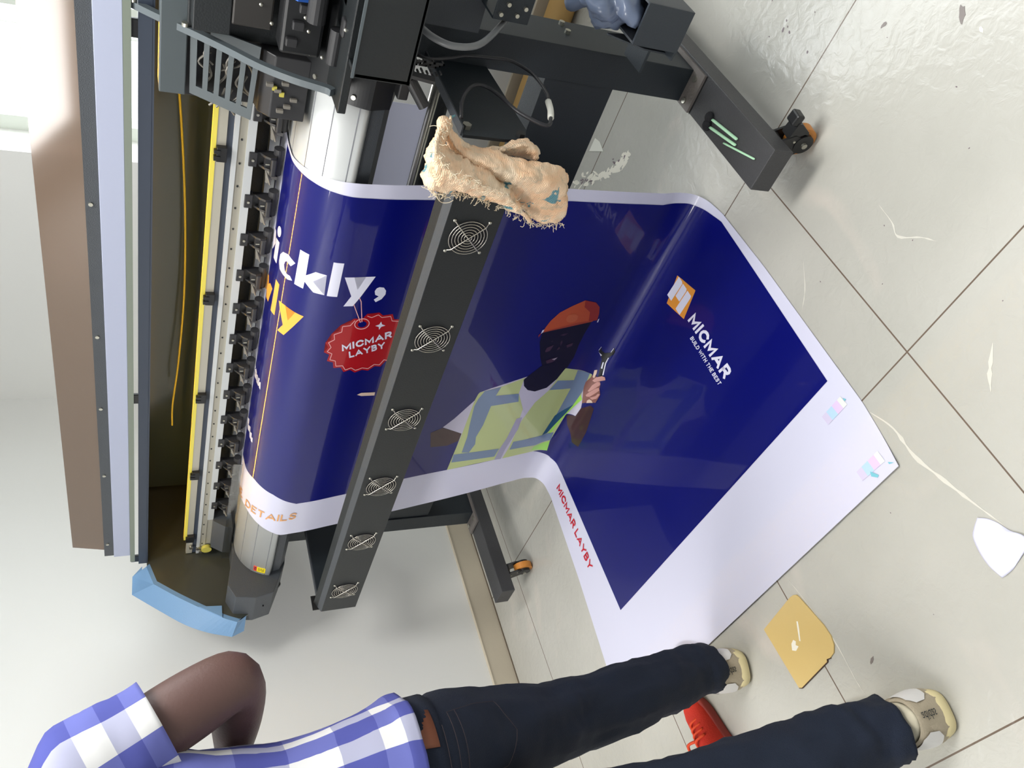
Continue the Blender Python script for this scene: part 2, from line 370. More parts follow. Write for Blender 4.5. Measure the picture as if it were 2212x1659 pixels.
# ================================================================ room
XB=2.48; YE=2.835; ZC=2.65
fl=struct(boxo('floor',(-3.2,-2.6,-.1),(XB+.2,YE+.2,0),M['floor']))
def decal(name,pts,m,parent,h=.0006,axis='Z'):
    bm=nb(); prism(bm,pts,axis,.0002,h); return link(name,bm,m,parent)
# dark splashes, specks and ink drips on the tiles
def blob(cx,cy,rx,ry,rot,seed,n=14):
    rnd=random.Random(seed); return [(cx+ (rx*math.cos(t)*math.cos(rot)-ry*math.sin(t)*math.sin(rot))*k, cy+(rx*math.cos(t)*math.sin(rot)+ry*math.sin(t)*math.cos(rot))*k) for t,k in [(2*math.pi*i/n,rnd.uniform(.75,1.2)) for i in range(n)]]
decal('floor_stain',blob(1.084,.268,.017,.006,-.75,1),M['ink'],fl)
decal('floor_stain',blob(1.225,.357,.007,.004,1.2,2),M['ink'],fl); decal('floor_stain',blob(1.03,.27,.007,.003,-.3,3),M['inkl'],fl)
bm=nb(); rnd=random.Random(5)
for cx,cy,r in ((1.4706,.4886,.005),(1.462,.478,.0025),(1.475,.470,.003),(1.448,.484,.004),(1.368,.488,.0035),(1.41,.42,.0016),(1.0,.36,.002),(.90,.42,.0016),(1.29,.60,.002),(.87,.60,.0014),(.94,.62,.0016),(1.50,.52,.002),(1.55,.46,.002),(1.53,.43,.0018),(.86,.70,.0014),(.66,.56,.0013),(.52,.99,.0013),(1.2,.37,.0012),(.33,1.04,.001),(.98,.80,.0018)):
    prism(bm,blob(cx,cy,r,r*.6,rnd.random()*3,int(cx*1000),8),'Z',.0002,.0007)
link('floor_specks',bm,M['ink2'],fl)['kind']='stuff'
decal('floor_stain',[(.332,1.219),(.327,1.222),(.323,1.229),(.322,1.236),(.326,1.235),(.331,1.228)],M['ink'],fl)
def smear(path,w,n,seed,rmin,rmax,m,name):
    rnd=random.Random(seed); P=spline([(x,y,0) for x,y in path],8); bm=nb()
    for i in range(n):
        k=rnd.random(); p=P[int(k*(len(P)-1))]; ww=w*(1-.5*k)
        x=p.x+rnd.gauss(0,ww);y=p.y+rnd.gauss(0,ww); a=P[min(int(k*(len(P)-1))+1,len(P)-1)]-p
        prism(bm,blob(x,y,rnd.uniform(rmin,rmax),rnd.uniform(rmin,rmax)*.35,math.atan2(a.y,a.x)+rnd.gauss(0,.4),i+seed,9),'Z',.0002,.0003+rnd.random()*.0003)
    link(name,bm,m,fl)['kind']='stuff'
smear([(1.98,1.26),(1.90,1.18),(1.84,1.12),(1.80,1.06),(1.79,1.02)],.010,70,3,.006,.022,M['inkl'],'ink_drip')
smear([(1.84,1.09),(1.81,1.055),(1.79,1.02)],.008,16,9,.004,.012,M['ink2'],'ink_drip_dark')
smear([(1.96,1.24),(1.90,1.19)],.006,12,14,.004,.011,M['ink2'],'ink_drip_dark')
def vein(pts,w):
    P=spline([(x,y,0) for x,y in pts],5); rnd=random.Random(int(pts[0][0]*1000)); L_=[];R_=[]
    for i,p in enumerate(P):
        a=P[max(i-1,0)];b=P[min(i+1,len(P)-1)];t=(b-a).normalized();n=Vector((-t.y,t.x,0));ww=w*rnd.uniform(.35,1.2)*math.sin(math.pi*(i+.6)/(len(P)+.2))
        L_.append((p.x+n.x*ww,p.y+n.y*ww));R_.append((p.x-n.x*ww,p.y-n.y*ww))
    return L_+R_[::-1]
bm=nb()
for pts,w in (([(.695,.893),(.637,.873),(.57,.873),(.51,.857),(.446,.838),(.378,.816)],.005),([(.588,1.325),(.516,1.308),(.403,1.29),(.313,1.293),(.283,1.29)],.0015),([(.98,.60),(.93,.605),(.90,.615),(.86,.585),(.83,.57)],.0025),([(.62,.62),(.585,.66),(.56,.68)],.005),([(.19,1.22),(.17,1.26),(.155,1.30)],.004),([(1.05,.80),(1.0,.84),(.97,.88)],.0015)):
    prism(bm,vein(pts,w),'Z',.0002,.0005)
link('tile_veins',bm,M['vein'],fl)
# walls
struct(boxo('wall_end',(-3.2,YE,0),(XB+.2,YE+.2,ZC),M['wall']))
bm=nb(); WY0,WY1,WZ0,WZ1=-.75,1.672,1.02,2.35
box(bm,(XB,-2.6,0),(XB+.2,YE,WZ0)); box(bm,(XB,-2.6,WZ1),(XB+.2,YE,ZC)); box(bm,(XB,WY1,WZ0),(XB+.2,YE,WZ1)); box(bm,(XB,-2.6,WZ0),(XB+.2,WY0,WZ1))
struct(link('wall_back',bm,M['wall']))
struct(boxo('ceiling',(-3.2,-2.6,ZC),(XB+.2,YE+.2,ZC+.1),M['ceil']))
struct(boxo('baseboard_end',(-3.2,YE-.012,0),(XB,YE,.098),M['skirt']))
struct(boxo('baseboard_back',(XB-.012,-2.6,0),(XB,YE-.012,.098),M['skirt']))
g=boxo('trim_1',(-3.2,YE-.019,.0),(XB,YE-.012,.002),M['grout']); struct(g)
g=boxo('trim_2',(-3.2,YE-.0155,.096),(XB,YE,.099),M['skirt']); struct(g)
# window
wn=struct(boxo('window_1',(2.60,WY0,WZ0),(2.66,WY0+.05,WZ1),M['wframe']))
bm=nb(); box(bm,(2.60,WY1-.05,WZ0),(2.66,WY1,WZ1)); box(bm,(2.60,WY0,WZ0),(2.66,WY1,WZ0+.05)); box(bm,(2.60,WY0,WZ1-.05),(2.66,WY1,WZ1))
link('window_frame',bm,M['wframe'],wn)
for y in (-.15,.45,1.22): boxo('mullion',(2.60,y,WZ0+.05),(2.65,y+.045,WZ1-.05),M['wframe'],wn)
boxo('window_pane',(2.63,WY0+.05,WZ0+.05),(2.633,WY1-.05,WZ1-.05),M['glass'],wn)
bm=nb()
for y in [WY0+.3+i*.6 for i in range(4)]: cyl(bm,(2.675,y,WZ0),(2.675,y,WZ1),.006,8)
link('security_bars',bm,M['wframe'],wn)
for i,(x,y,s) in enumerate(((1.0,.2,'ceiling lamp above the printer'),(-.5,1.9,'ceiling lamp above the walking person'))):
    t=thing('ceiling_lamp','long white '+s,'lamp',loc=(x,y,ZC))
    boxo('housing',(x-.28,y-.63,ZC-.03),(x+.28,y+.63,ZC),M['ceil'],t)
    boxo('diffuser',(x-.25,y-.6,ZC-.036),(x+.25,y+.6,ZC-.03),M['lamp'],t)
# cardboard tube lying along the back wall
t=thing('cardboard_tube','brown cardboard tube lying on the floor along the back wall','tube',loc=(2.38,1.0,0))
bm=nb(); cyl(bm,(2.395,.72,.045),(2.395,2.2,.045),.045,28); link('tube_wall',bm,M['tube'],t,True)
cylo('tube_end',(2.395,.719,.045),(2.395,.722,.045),.036,M['cardd'],t)
# ================================================================ printer
PR=thing('large_format_printer','dark grey large format banner printer on castor legs with raised lid','printer',loc=(1.5,1.55,0))
# feet, legs, beams
def foot(y0,y1):
    f=boxo('foot_beam',(1.152,y0,.099),(2.02,y1,.150),M['foot'],PR,.002)
    return f
f1=foot(.608,.705); f2=foot(2.408,2.492)
for (y0,y1) in ((.624,.702),(2.42,2.498)):
    l=boxo('leg',(1.495,y0,.156),(1.62,y1,.84),M['frame'],PR,.0015)
    bm=nb(); box(bm,(1.450,y0-.010,.150),(1.66,y1+.003,.156)); link('mounting_plate',bm,M['plate2'],l)
    boxo('plate_gap',(1.4455,y0-.012,.150),(1.4485,y1+.004,.1503),M['black'],l)
    for y in (y0+.012,y1-.012):
        bm=nb(); cyl(bm,(1.476,y,.156),(1.476,y,.160),.0065,12); link('bolt',bm,M['screw'],l)
for x,z in ((1.558,.464),(1.598,.463),(1.553,.797),(1.555,.70)):
    cylo('bolt',(x,.624,z),(x,.616,z),.0065,M['screw'],PR,12); 
boxo('crossbeam',(1.50,.702,.335),(1.58,2.42,.507),M['frame'],PR,.002)
def caster(x,y,brake=False):
    # wheel rolls along y; swivel plate sits toward +y
    rt=Matrix.Translation((x,y,0))@Matrix.Rotation(R(82),4,'Z')
    def fin(bm,n,m,par,sm=False): bm.transform(rt); return link(n,bm,m,par,sm)
    bm=nb()
    for yy in (-.019,.014):
        prism(bm,[(-.012,.030),(-.006,.022),(.010,.020),(.058,.072),(.060,.094),(.0,.094),(-.018,.066)],'Y',yy,yy+.005)
    box(bm,(0,-.019,.088),(.060,.019,.0985)); c=fin(bm,'caster',M['black'],PR)
    bm=nb(); cyl(bm,(0,-.011,.033),(0,.011,.033),.033,32); fin(bm,'tyre',M['orange'],c)
    bm=nb(); cyl(bm,(0,-.0205,.033),(0,.0205,.033),.0225,28); fin(bm,'hub',M['black'],c)
    bm=nb(); cyl(bm,(0,-.026,.033),(0,.026,.033),.0065,8); fin(bm,'axle_bolt',M['screw'],c)
    bm=nb()
    for p in ((-.004,.062),(.018,.078)): cyl(bm,(p[0],.0185,p[1]),(p[0],.0215,p[1]),.0028,8)
    fin(bm,'fork_rivet',M['screw'],c)
    if brake:
        bm=nb(); box(bm,(-.062,-.012,.074),(-.036,.016,.094),.004); prism(bm,[(-.046,.070),(-.030,.040),(-.022,.036),(-.024,.046),(-.006,.070),(-.006,.080),(-.046,.080)],'Y',-.012,.018)
        fin(bm,'brake_lever',M['black'],c)
caster(1.222,.612,True); caster(1.243,2.42); caster(1.93,.64); caster(1.93,2.43)

# ---- body
prof_platen=[]   # filled from the banner's path, 3 mm beneath it
def off(i,d):
    a=DP[max(i-1,0)];b=DP[min(i+1,len(DP)-1)];l=math.dist(a,b) or 1;t=((b[0]-a[0])/l,(b[1]-a[1])/l)
    return (DP[i][0]+t[1]*d,DP[i][1]-t[0]*d)
kend=min(range(len(DP)),key=lambda k:abs(SP[k]-.418))
pl=[off(i,-.0035) for i in range(0,kend+1)]
sil=pl+[(1.350,.914),(1.36,.93),(1.70,.985)]
pla=prismo('platen',sil,'Y',.66,2.43,M['silver'],PR)
for p in pla.data.polygons: p.use_smooth=abs(p.normal.y)<.5
pla.data.shade_smooth() if False else None
bm=nb()
def strip(bm,s0,s1,d0,d1,y0,y1):
    k=[i for i in range(len(SP)) if s0<=SP[i]<=s1]
    pts=[pos(s0+(s1-s0)*j/3,0,d1) for j in range(4)]; ptb=[pos(s0+(s1-s0)*j/3,0,d0) for j in range(4)]
    prism(bm,[(p[0],p[2]) for p in pts]+[(p[0],p[2]) for p in ptb[::-1]],'Y',y0,y1)
for s_ in (.232,.300,.349,.398): strip(bm,s_,s_+.0022,-.006,-.0032,.665,2.431)
link('platen_groove',bm,M['groove'],pla)
bm=nb(); strip(bm,.372,.400,-.0036,-.0028,2.392,2.42); link('warning_label',bm,M['labely'],pla)
bm=nb(); strip(bm,.360,.3715,-.0036,-.0028,2.392,2.42); link('warning_label_red',bm,M['labelr'],pla)
bm=nb()
for q in range(5): strip(bm,.377+q*.0042,.3785+q*.0042,-.003,-.0026,2.396+(q%2)*.003,2.415-(q%3)*.003)
strip(bm,.3625,.369,-.003,-.0026,2.399,2.404); strip(bm,.3625,.369,-.003,-.0026,2.408,2.412)
link('label_marks',bm,M['black'],pla)
# lower housing with slanted underside
prismo('lower_housing',[(1.352,.912),(1.356,.887),(1.385,.868),(1.50,.84),(1.86,.84),(1.86,.975),(1.40,.975)],'Y',.52,2.585,M['frame2'],PR)
prismo('end_block',[(1.44,1.025),(1.32,1.052),(1.275,1.032),(1.264,.97),(1.277,.915),(1.375,.868),(1.50,.842),(1.86,.842),(1.86,1.025)],'Y',2.433,2.585,M['frame2'],PR,.002)
bm=nb(); box(bm,(1.266,2.50,.94),(1.272,2.504,.944)); link('panel_seam',bm,M['black'],PR)
# near end cover hugging the platen
bc=[off(i,.012 if SP[i]>.12 else .006) for i in range(0,kend+1)]
nc=prismo('near_end_cover',bc+[(1.335,.885),(1.42,.85),(1.80,.85),(1.80,1.0)],'Y',.50,.735,M['black'],PR)
bm=nb()
for s_ in (.215,.262,.31,.345,.385): 
    cylo('cover_screw',pos(s_,.718,.012),pos(s_,.718,.0155),.0045,M['screw'],nc,10)
bm.free()
# back of the body, roof, inner panel
prismo('inner_back_panel',[(1.79,1.0),(1.80,1.0),(1.80,1.285),(1.79,1.285)],'Y',.50,2.53,M['panel'],PR)
prismo('rear_cover',[(1.80,.86),(1.94,.90),(1.96,1.20),(1.84,1.285),(1.80,1.285)],'Y',.48,2.58,M['frame2'],PR)
boxo('roof_plate',(1.525,.48,1.279),(1.84,2.545,1.285),M['frame2'],PR)
boxo('top_frame_bar',(1.498,.48,1.281),(1.53,2.545,1.3045),M['navy'],PR)
boxo('frame_bar_lip',(1.498,.48,1.2775),(1.501,2.545,1.2815),M['navy'],PR)
# lamp strip beneath the top frame bar: what lights the print bed yellow
ls=boxo('lamp_strip',(1.507,.70,1.2795),(1.523,2.46,1.281),M['paper'],PR)
bm=nb()
y=.715
while y<2.45:
    box(bm,(1.511,y,1.2780),(1.519,y+.0075,1.2796)); y+=.0125
link('lamp_diode',bm,M['led'],ls)['kind']='stuff'
for y in (1.58,2.02,2.26,2.29,2.32): pass
# thin yellow tube in place of the lamp's curved reflection in the panel
tubeo('lamp_reflection_loop',[on_(x,y_,1.62+.0*i) for i,(x,y_) in enumerate(())] or [(1.70,.82,1.235),(1.70,1.05,1.212),(1.70,1.30,1.196),(1.70,1.55,1.190),(1.70,1.80,1.196),(1.695,1.98,1.207),(1.69,2.07,1.206)],[.0018]*1 and .0028,M['lamp_tint'],PR,8)
# carriage beam: face toward the front at x = 1.515
XR=1.512
def zk(k,x=XR): return 1.34+k*x
def rail(name,k0,k1,m,dx=0,y0=.52,y1=2.535,par=None):
    return boxo(name,(XR+dx,y0,zk(k1)),(XR+.012,y1,zk(k0)),m,par or PR)
beam=boxo('carriage_beam',(XR+.004,.52,zk(-.168)),(XR+.05,2.535,zk(-.122)),M['alu'],PR)
rail('lamp_tint_edge',-.1123,-.1184,M['lamp_tint'],0,.52,2.45,beam)  # rail's top edge, with the lamp's yellow tint painted in
rail('upper_rail',-.1184,-.131,M['alu'],.001,.52,2.535,beam)
rail('rubber_slot',-.131,-.1392,M['navy'],.003,.52,2.535,beam)
rail('rail_lip',-.1392,-.1457,M['silver'],-.003,.52,2.535,beam)
rail('lower_rail',-.1457,-.157,M['alu'],.001,.52,2.535,beam)
rail('lower_plate',-.157,-.1684,M['silver'],-.001,.52,2.34,beam)
bm=nb(); 
for i in range(34): cyl(bm,(XR+.0015,.60+i*.057,zk(-.1505)),(XR-.0008,.60+i*.057,zk(-.1505)),.0022,8)
link('rail_screw',bm,M['dark'],beam)['kind']='stuff'
for i,y in enumerate((.96,1.36,1.72,2.07,2.42)):
    bm=nb(); box(bm,(XR-.010,y,zk(-.119)),(XR+.002,y+.034,zk(-.1325)),.001); box(bm,(XR-.012,y+.006,zk(-.1155)),(XR-.003,y+.014,zk(-.124))); box(bm,(XR-.012,y+.020,zk(-.1155)),(XR-.003,y+.030,zk(-.124)))
    link('rail_clip',bm,M['black'],beam)
cylo('beam_end_knob',(XR-.012,2.505,zk(-.16)),(XR+.0,2.505,zk(-.16)),.016,M['brass'],beam,24)
for yy,k in ((2.49,-.128),(2.50,-.142),(2.52,-.148),(2.48,-.2),(2.51,-.205)): cylo('end_bolt',(XR-.010,yy,zk(k)),(XR-.001,yy,zk(k)),.006,M['chrome'],beam,10)
# pinch rollers
def pinch(y):
    x=XR+.012
    bm=nb()
    box(bm,(x-.016,y-.001,zk(-.1615)),(x+.004,y+.033,zk(-.173)),.0015)
    box(bm,(x-.006,y+.003,1.040),(x+.004,y+.031,zk(-.17)))
    pr_=[(x-.010,1.074),(x-.022,1.064),(x-.028,1.054),(x-.026,1.042),(x-.014,1.040),(x-.004,1.045)]
    prism(bm,pr_,'Y',y+.028,y+.033); prism(bm,pr_,'Y',y+.0,y+.005)
    box(bm,(x-.022,y+.004,1.052),(x-.002,y+.029,1.064))
    o=link('pinch_roller',bm,M['pinch'],PR)
    bm=nb(); cyl(bm,(x-.010,y-.014,1.036),(x-.010,y+.048,1.036),.0105,18); link('roller',bm,M['blackm'],o,False)
    bm=nb(); box(bm,(x-.030,y+.004,1.040),(x-.014,y+.046,1.052),.003); prism(bm,[(x-.026,1.036),(x-.018,1.036),(x-.022,1.048)],'Y',y+.046,y+.054); link('roller_cover',bm,M['blackm'],o)
    bm=nb(); cyl(bm,(x-.010,y+.042,1.058),(x-.022,y+.070,1.048),.0022,8); cyl(bm,(x-.006,y+.036,1.050),(x-.006,y+.074,1.050),.010,14,.006); link('spring_pin',bm,M['rub'],o)
    bm=nb(); cyl(bm,(x-.0165,y+.017,zk(-.167)),(x-.0185,y+.017,zk(-.167)),.003,8); link('screw',bm,M['screw'],o)
    bm=nb(); box(bm,(x-.0235,y+.018,1.054),(x-.0215,y+.021,1.0625)); link('steel_clip',bm,M['screw'],o)
for k in range(14): pinch(.862+.1062*k)
# slotted paper-feed plate seen between the rollers
boxo('feed_plate',(1.58,.72,1.024),(1.60,2.45,1.045),M['silver'],PR)
# end of the beam: grey covers and clear shield at the far end
prismo('beam_end_cover',[(XR-.01,zk(-.168)),(XR-.035,1.052),(XR-.04,1.03),(XR+.03,1.03),(XR+.03,zk(-.168))],'Y',2.335,2.49,M['frame2'],PR)
prismo('clear_shield',[(XR-.052,1.055),(XR-.055,1.03),(XR-.053,1.03),(XR-.050,1.055)],'Y',1.98,2.50,M['film'],PR)
prismo('rear_inner_cover',[(1.60,1.03),(1.79,1.03),(1.79,1.14),(1.60,1.13)],'Y',.8,2.53,M['dark'],PR)
# ---- end cap, far side
capo=[(1.482,1.322),(1.43,1.326),(1.358,1.253),(1.288,1.173),(1.248,1.106),(1.223,1.035),(1.238,.996)]
capi=[(1.484,1.306),(1.448,1.300),(1.372,1.204),(1.322,1.134),(1.270,1.064),(1.250,1.022)]
co=[(1.4866,1.3233),(1.4208,1.326),(1.3506,1.246),(1.2899,1.1728),(1.2513,1.1053),(1.225,1.0349)]
ci=[(1.4818,1.2821),(1.4146,1.2623),(1.362,1.1987),(1.3124,1.1323),(1.2661,1.0657),(1.2427,1.021)]
co=co[:1]+spl2(co[1:],4); ci=ci[:1]+spl2(ci[1:],4)
bm=nb(); va=[bm.verts.new((x,2.604,z)) for x,z in co]; vb=[bm.verts.new((x,2.540,z)) for x,z in ci]; vc=[bm.verts.new((x+.035,2.604,z-.03)) for x,z in co]; vd=[bm.verts.new((x+.03,2.543,z-.03)) for x,z in ci]
for i in range(len(co)-1):
    bm.faces.new((va[i],va[i+1],vb[i+1],vb[i])); bm.faces.new((va[i+1],va[i],vc[i],vc[i+1])); bm.faces.new((vb[i],vb[i+1],vd[i+1],vd[i]))
e0=bm.verts.new((1.2397,2.604,.9958)); e1=bm.verts.new((1.261,2.540,.9919)); bm.faces.new((va[-1],e0,e1,vb[-1])); e2=bm.verts.new((1.30,2.604,.985)); e3=bm.verts.new((1.31,2.54,.985)); bm.faces.new((e0,e2,e3,e1)); bm.faces.new((va[-1],vc[-1],e2,e0))
bmesh.ops.recalc_face_normals(bm,faces=bm.faces)
cap=link('end_cap_moulding',bm,M['blue'],PR)
ec=prismo('far_end_plate',[(1.484,1.280),(1.415,1.260),(1.363,1.196),(1.314,1.130),(1.268,1.064),(1.25,1.022),(1.29,.93),(1.36,.87),(1.94,.88),(1.94,1.27),(1.80,1.285)],'Y',2.541,2.552,M['plate'],PR)
prismo('moulding_tab',[(1.3124,1.133),(1.266,1.066),(1.305,1.064)],'Y',2.534,2.541,M['blue'],PR)
# near end plate (mirror image, mostly hidden) and the grey arm across the carriage
prismo('near_end_plate',[(1.484,1.285),(1.448,1.28),(1.40,1.21),(1.47,1.10),(1.47,1.03),(1.94,.88),(1.94,1.27),(1.80,1.285)],'Y',.47,.48,M['dark'],PR)
# arm strip from the lid hinge down to the platen
AP=[(1.506,1.312),(1.47,1.266),(1.43,1.211),(1.392,1.163),(1.352,1.115),(1.325,1.066),(1.306,1.014),(1.297,1.004)]
AP=spl2(AP,5); bm=nb()
def ribbon(bm,pts,w,y0,y1):
    U=[];D_=[]
    for i,p in enumerate(pts):
        a=pts[max(i-1,0)];b=pts[min(i+1,len(pts)-1)];l=math.dist(a,b);t=((b[0]-a[0])/l,(b[1]-a[1])/l)
        U.append((p[0]-t[1]*w/2,p[1]+t[0]*w/2));D_.append((p[0]+t[1]*w/2,p[1]-t[0]*w/2))
    prism(bm,U+D_[::-1],'Y',y0,y1)
ribbon(bm,AP,.0135,.690,.702); link('side_arm',bm,M['arm'],PR)
bm=nb()
bm.free()
for p in (AP[0],AP[8]): cylo('arm_screw',(p[0]-.004,.690,p[1]),(p[0]-.004,.684,p[1]),.006,M['screw'],PR,12)
# ---- carriage and maintenance station
def qplate(bm,c,th,holes=None):
    """plate from four corners, thickness along its normal"""
    v=[Vector(p) for p in c]; n=(v[1]-v[0]).cross(v[3]-v[0]).normalized()*th
    a=[bm.verts.new(p) for p in v];b=[bm.verts.new(p+n) for p in v]
    for q in ((0,1,2,3),): bm.faces.new([a[i] for i in q]);bm.faces.new([b[i] for i in q[::-1]])
    for i in range(4): bm.faces.new((a[i],b[i],b[(i+1)%4],a[(i+1)%4]))
bm=nb()
c00=Vector((1.450,.683,1.224));c01=Vector((1.450,.818,1.221));c10=Vector((1.415,.694,1.110));c11=Vector((1.415,.838,1.116))
def bl(u,v): return (c00*(1-u)+c10*u)*(1-v)+(c01*(1-u)+c11*u)*v
nrm=(c10-c00).cross(c01-c00).normalized()
if nrm.x>0: nrm=-nrm
# bars between the slots (u: down, v: along the carriage)
def cell(u0,u1,v0,v1):
    qplate(bm,[bl(u0,v0),bl(u1,v0),bl(u1,v1),bl(u0,v1)],.004)
us=[.0]; sl=[(.10,.20),(.28,.38),(.46,.56),(.64,.74),(.82,.92)]
cell(0,1,0,.20); cell(0,1,.86,1)
prev=0
for a,b in sl: cell(prev,a,.2,.86); prev=b
cell(prev,1,.2,.86)
bmesh.ops.recalc_face_normals(bm,faces=bm.faces)
ca=boxo('print_carriage',(1.470,.53,1.05),(1.51,.835,1.235),M['black'],PR,.003)
link('slotted_bracket',bm,M['carr'],ca)
bm=nb(); rnd=random.Random(3)
for i in range(16):
    u=rnd.uniform(.1,.9);v=rnd.uniform(.2,.8);p=bl(u,v)+Vector((.010,0,0)); tube(bm,spline([p,p+Vector((.0,.02,rnd.uniform(-.02,.02))),p+Vector((.002,.04,rnd.uniform(-.03,.03)))],4),.0022,6)
link('ink_tubes',bm,M['rub'],ca)
boxo('carriage_top_box',(1.447,.545,1.228),(1.50,.822,1.272),M['carr'],ca,.002)
prismo('carriage_front_cover',[(1.425,1.105),(1.405,1.085),(1.402,1.022),(1.46,1.022),(1.46,1.11)],'Y',.70,.822,M['pinch'],ca,.002)
bm=nb()
for i,(y,z) in enumerate(((.75,1.085),(.76,1.07),(.745,1.058),(.79,1.05),(.775,1.04),(.80,1.062),(.735,1.045))): box(bm,(1.397,y,z),(1.404,y+.006,z+.012))
link('carriage_parts',bm,M['rub'],ca)
bm=nb(); box(bm,(1.3985,.755,1.078),(1.403,.763,1.086)); box(bm,(1.3985,.765,1.064),(1.403,.774,1.072)); link('carriage_connector',bm,M['brass'],ca)
# motor and plates behind the arm at the near end
boxo('motor_case',(1.40,.585,1.098),(1.45,.655,1.165),M['motor'],PR,.004)
boxo('station_plate',(1.40,.50,1.165),(1.45,.675,1.225),M['dark'],PR,.002)
boxo('station_block',(1.36,.50,1.02),(1.41,.672,1.09),M['black'],PR,.006)
bm=nb(); 
for i in range(5): box(bm,(1.352,.52+i*.03,1.03+i*.008),(1.362,.535+i*.03,1.05+i*.008),.002)
cyl(bm,(1.33,.60,1.005),(1.33,.66,1.005),.012,16); cyl(bm,(1.345,.55,1.04),(1.345,.60,1.04),.016,16)
box(bm,(1.32,.50,.955),(1.345,.56,1.0),.004); box(bm,(1.30,.57,.985),(1.32,.60,1.005),.003)
link('station_mechanism',bm,M['pinch'],PR)
bm=nb()
for p in ((1.35,.555,1.085),(1.353,.60,1.055),(1.348,.62,1.048),(1.40,.612,1.12),(1.398,.64,1.10),(1.30,.585,1.0),(1.345,.66,1.02)): ball(bm,p,.0035,u=8,v=6)
link('station_screw',bm,M['screw'],PR)
bm=nb(); prism(bm,[(1.352,1.078),(1.346,1.072),(1.35,1.045),(1.357,1.05)],'Y',.565,.573); link('blue_clip',bm,M['blueclip'],PR)
bm=nb(); qplate(bm,[(1.375,.632,1.072),(1.372,.636,1.060),(1.36,.668,1.038),(1.364,.662,1.048)],.003); link('white_lever',bm,M['paper'],PR)
bm=nb(); tube(bm,spline([(1.30,.53,.985),(1.28,.57,.975),(1.262,.60,.962),(1.25,.615,.94)],6),.004,8); tube(bm,spline([(1.31,.54,.99),(1.285,.575,.98),(1.268,.605,.966),(1.252,.62,.945)],6),.003,8); link('loose_tubes',bm,M['rub'],PR)
boxo('station_base',(1.262,.48,.985),(1.42,.715,1.0),M['dark'],PR,.002)
boxo('station_back',(1.44,.48,1.0),(1.47,.70,1.23),M['dark'],PR,.002)
# control box on the near front corner
bm=nb(); box(bm,(1.215,.36,.902),(1.225,.622,1.000),.002); box(bm,(1.215,.614,.902),(1.36,.622,.996),.001); box(bm,(1.215,.36,.902),(1.36,.622,.908))
link('control_box',bm,M['dark'],PR)
bm=nb(); box(bm,(1.2135,.36,.997),(1.2155,.622,1.0015)); link('box_edge',bm,M['arm'],PR)
# drag chain and cable saddle under the box
bm=nb()
for i in range(6):
    for j in range(3):
        x=1.32+.018*j; y0_=.625+.012*j; z=.90-.018*i
        box(bm,(x,y0_,z),(x+.012,y0_+.003,z+.003)); box(bm,(x,y0_,z),(x+.003,y0_+.003,z+.016)); box(bm,(x,y0_+.018,z),(x+.012,y0_+.021,z+.003))
link('cable_chain',bm,M['blackm'],PR)
bm=nb(); box(bm,(1.31,.618,.865),(1.34,.70,.885),.003); cyl(bm,(1.315,.66,.868),(1.30,.70,.835),.011,16); prism(bm,[(1.31,.885),(1.29,.875),(1.28,.835),(1.30,.83)],'Y',.64,.646); link('cable_saddle',bm,M['pinch'],PR)
# ---- rear: feed rollers and white vinyl
cylo('rear_feed_roller',(1.75,.71,.643),(1.75,2.5,.643),.012,M['chrome'],PR,24,smooth=True)
cylo('take_up_bar',(1.80,.71,.60),(1.80,2.5,.60),.02,M['dark'],PR,24,smooth=True)
# ---- fan bar and its arms
for y0,y1 in ((.698,.704),(2.414,2.420)):
    a=prismo('fan_bar_arm',[(1.50,.650),(1.262,.640),(1.225,.655),(1.218,.700),(1.216,.783),(1.50,.783)],'Y',y0,y1,M['frame'],PR)
    boxo('arm_flange',(1.222,y0-.012 if y0<1 else y0,.783),(1.50,y1 if y0<1 else y1+.012,.786),M['frame2'],a)
    for x,z in ((1.241,.770),(1.236,.662)):
        bm=nb(); cyl(bm,(x,y0,z),(x,y0-.008,z),.009,6); link('bolt',bm,M['screw' if z>.7 else 'black'],a)
fb=prismo('fan_bar',[(1.190,.662),(1.190,.7745),(1.226,.794),(1.232,.790),(1.232,.664),(1.226,.655)],'Y',.755,2.442,M['dark'],PR,.0012)
prismo('fan_bar_edge',[(1.1905,.7735),(1.1893,.7755),(1.207,.7852),(1.208,.7832)],'Y',.757,2.440,M['frame2'],fb)
boxo('end_bracket',(1.20,2.4425,.668),(1.25,2.446,.80),M['black'],fb)
def fan(y):
    z=.7215;x=1.1885
    bm=nb(); cyl(bm,(x+.0005,y,z),(x+.004,y,z),.0395,40); o=link('fan',bm,M['foamb'],fb)
    bm=nb()
    for r in (.040,.0335,.027,.0205,.014,.008): tube(bm,[(x-.004,y+math.cos(t)*r,z+math.sin(t)*r) for t in [2*math.pi*i/36 for i in range(36)]],.0009,6,True)
    for sx,sz in ((1,1),(1,-1)):
        e=.0365;tube(bm,[(x+.0,y-sx*e,z-sz*e),(x-.001,y-sx*e*.93,z-sz*e*.93),(x-.0062,y-sx*e*.8,z-sz*e*.8),(x-.0062,y+sx*e*.8,z+sz*e*.8),(x-.001,y+sx*e*.93,z+sz*e*.93),(x,y+sx*e,z+sz*e)],.0012,6)
    link('fan_guard',bm,M['chrome'],o,True)
    bm=nb()
    for a in (-1,1):
        for b in (-1,1): ball(bm,(x,y+a*.0372,z+b*.0372),.0036,(.7,1,1),10,8)
    link('guard_screw',bm,M['screw'],o,True)
for y in (.903,1.187,1.466,1.746,2.024,2.312): fan(y)
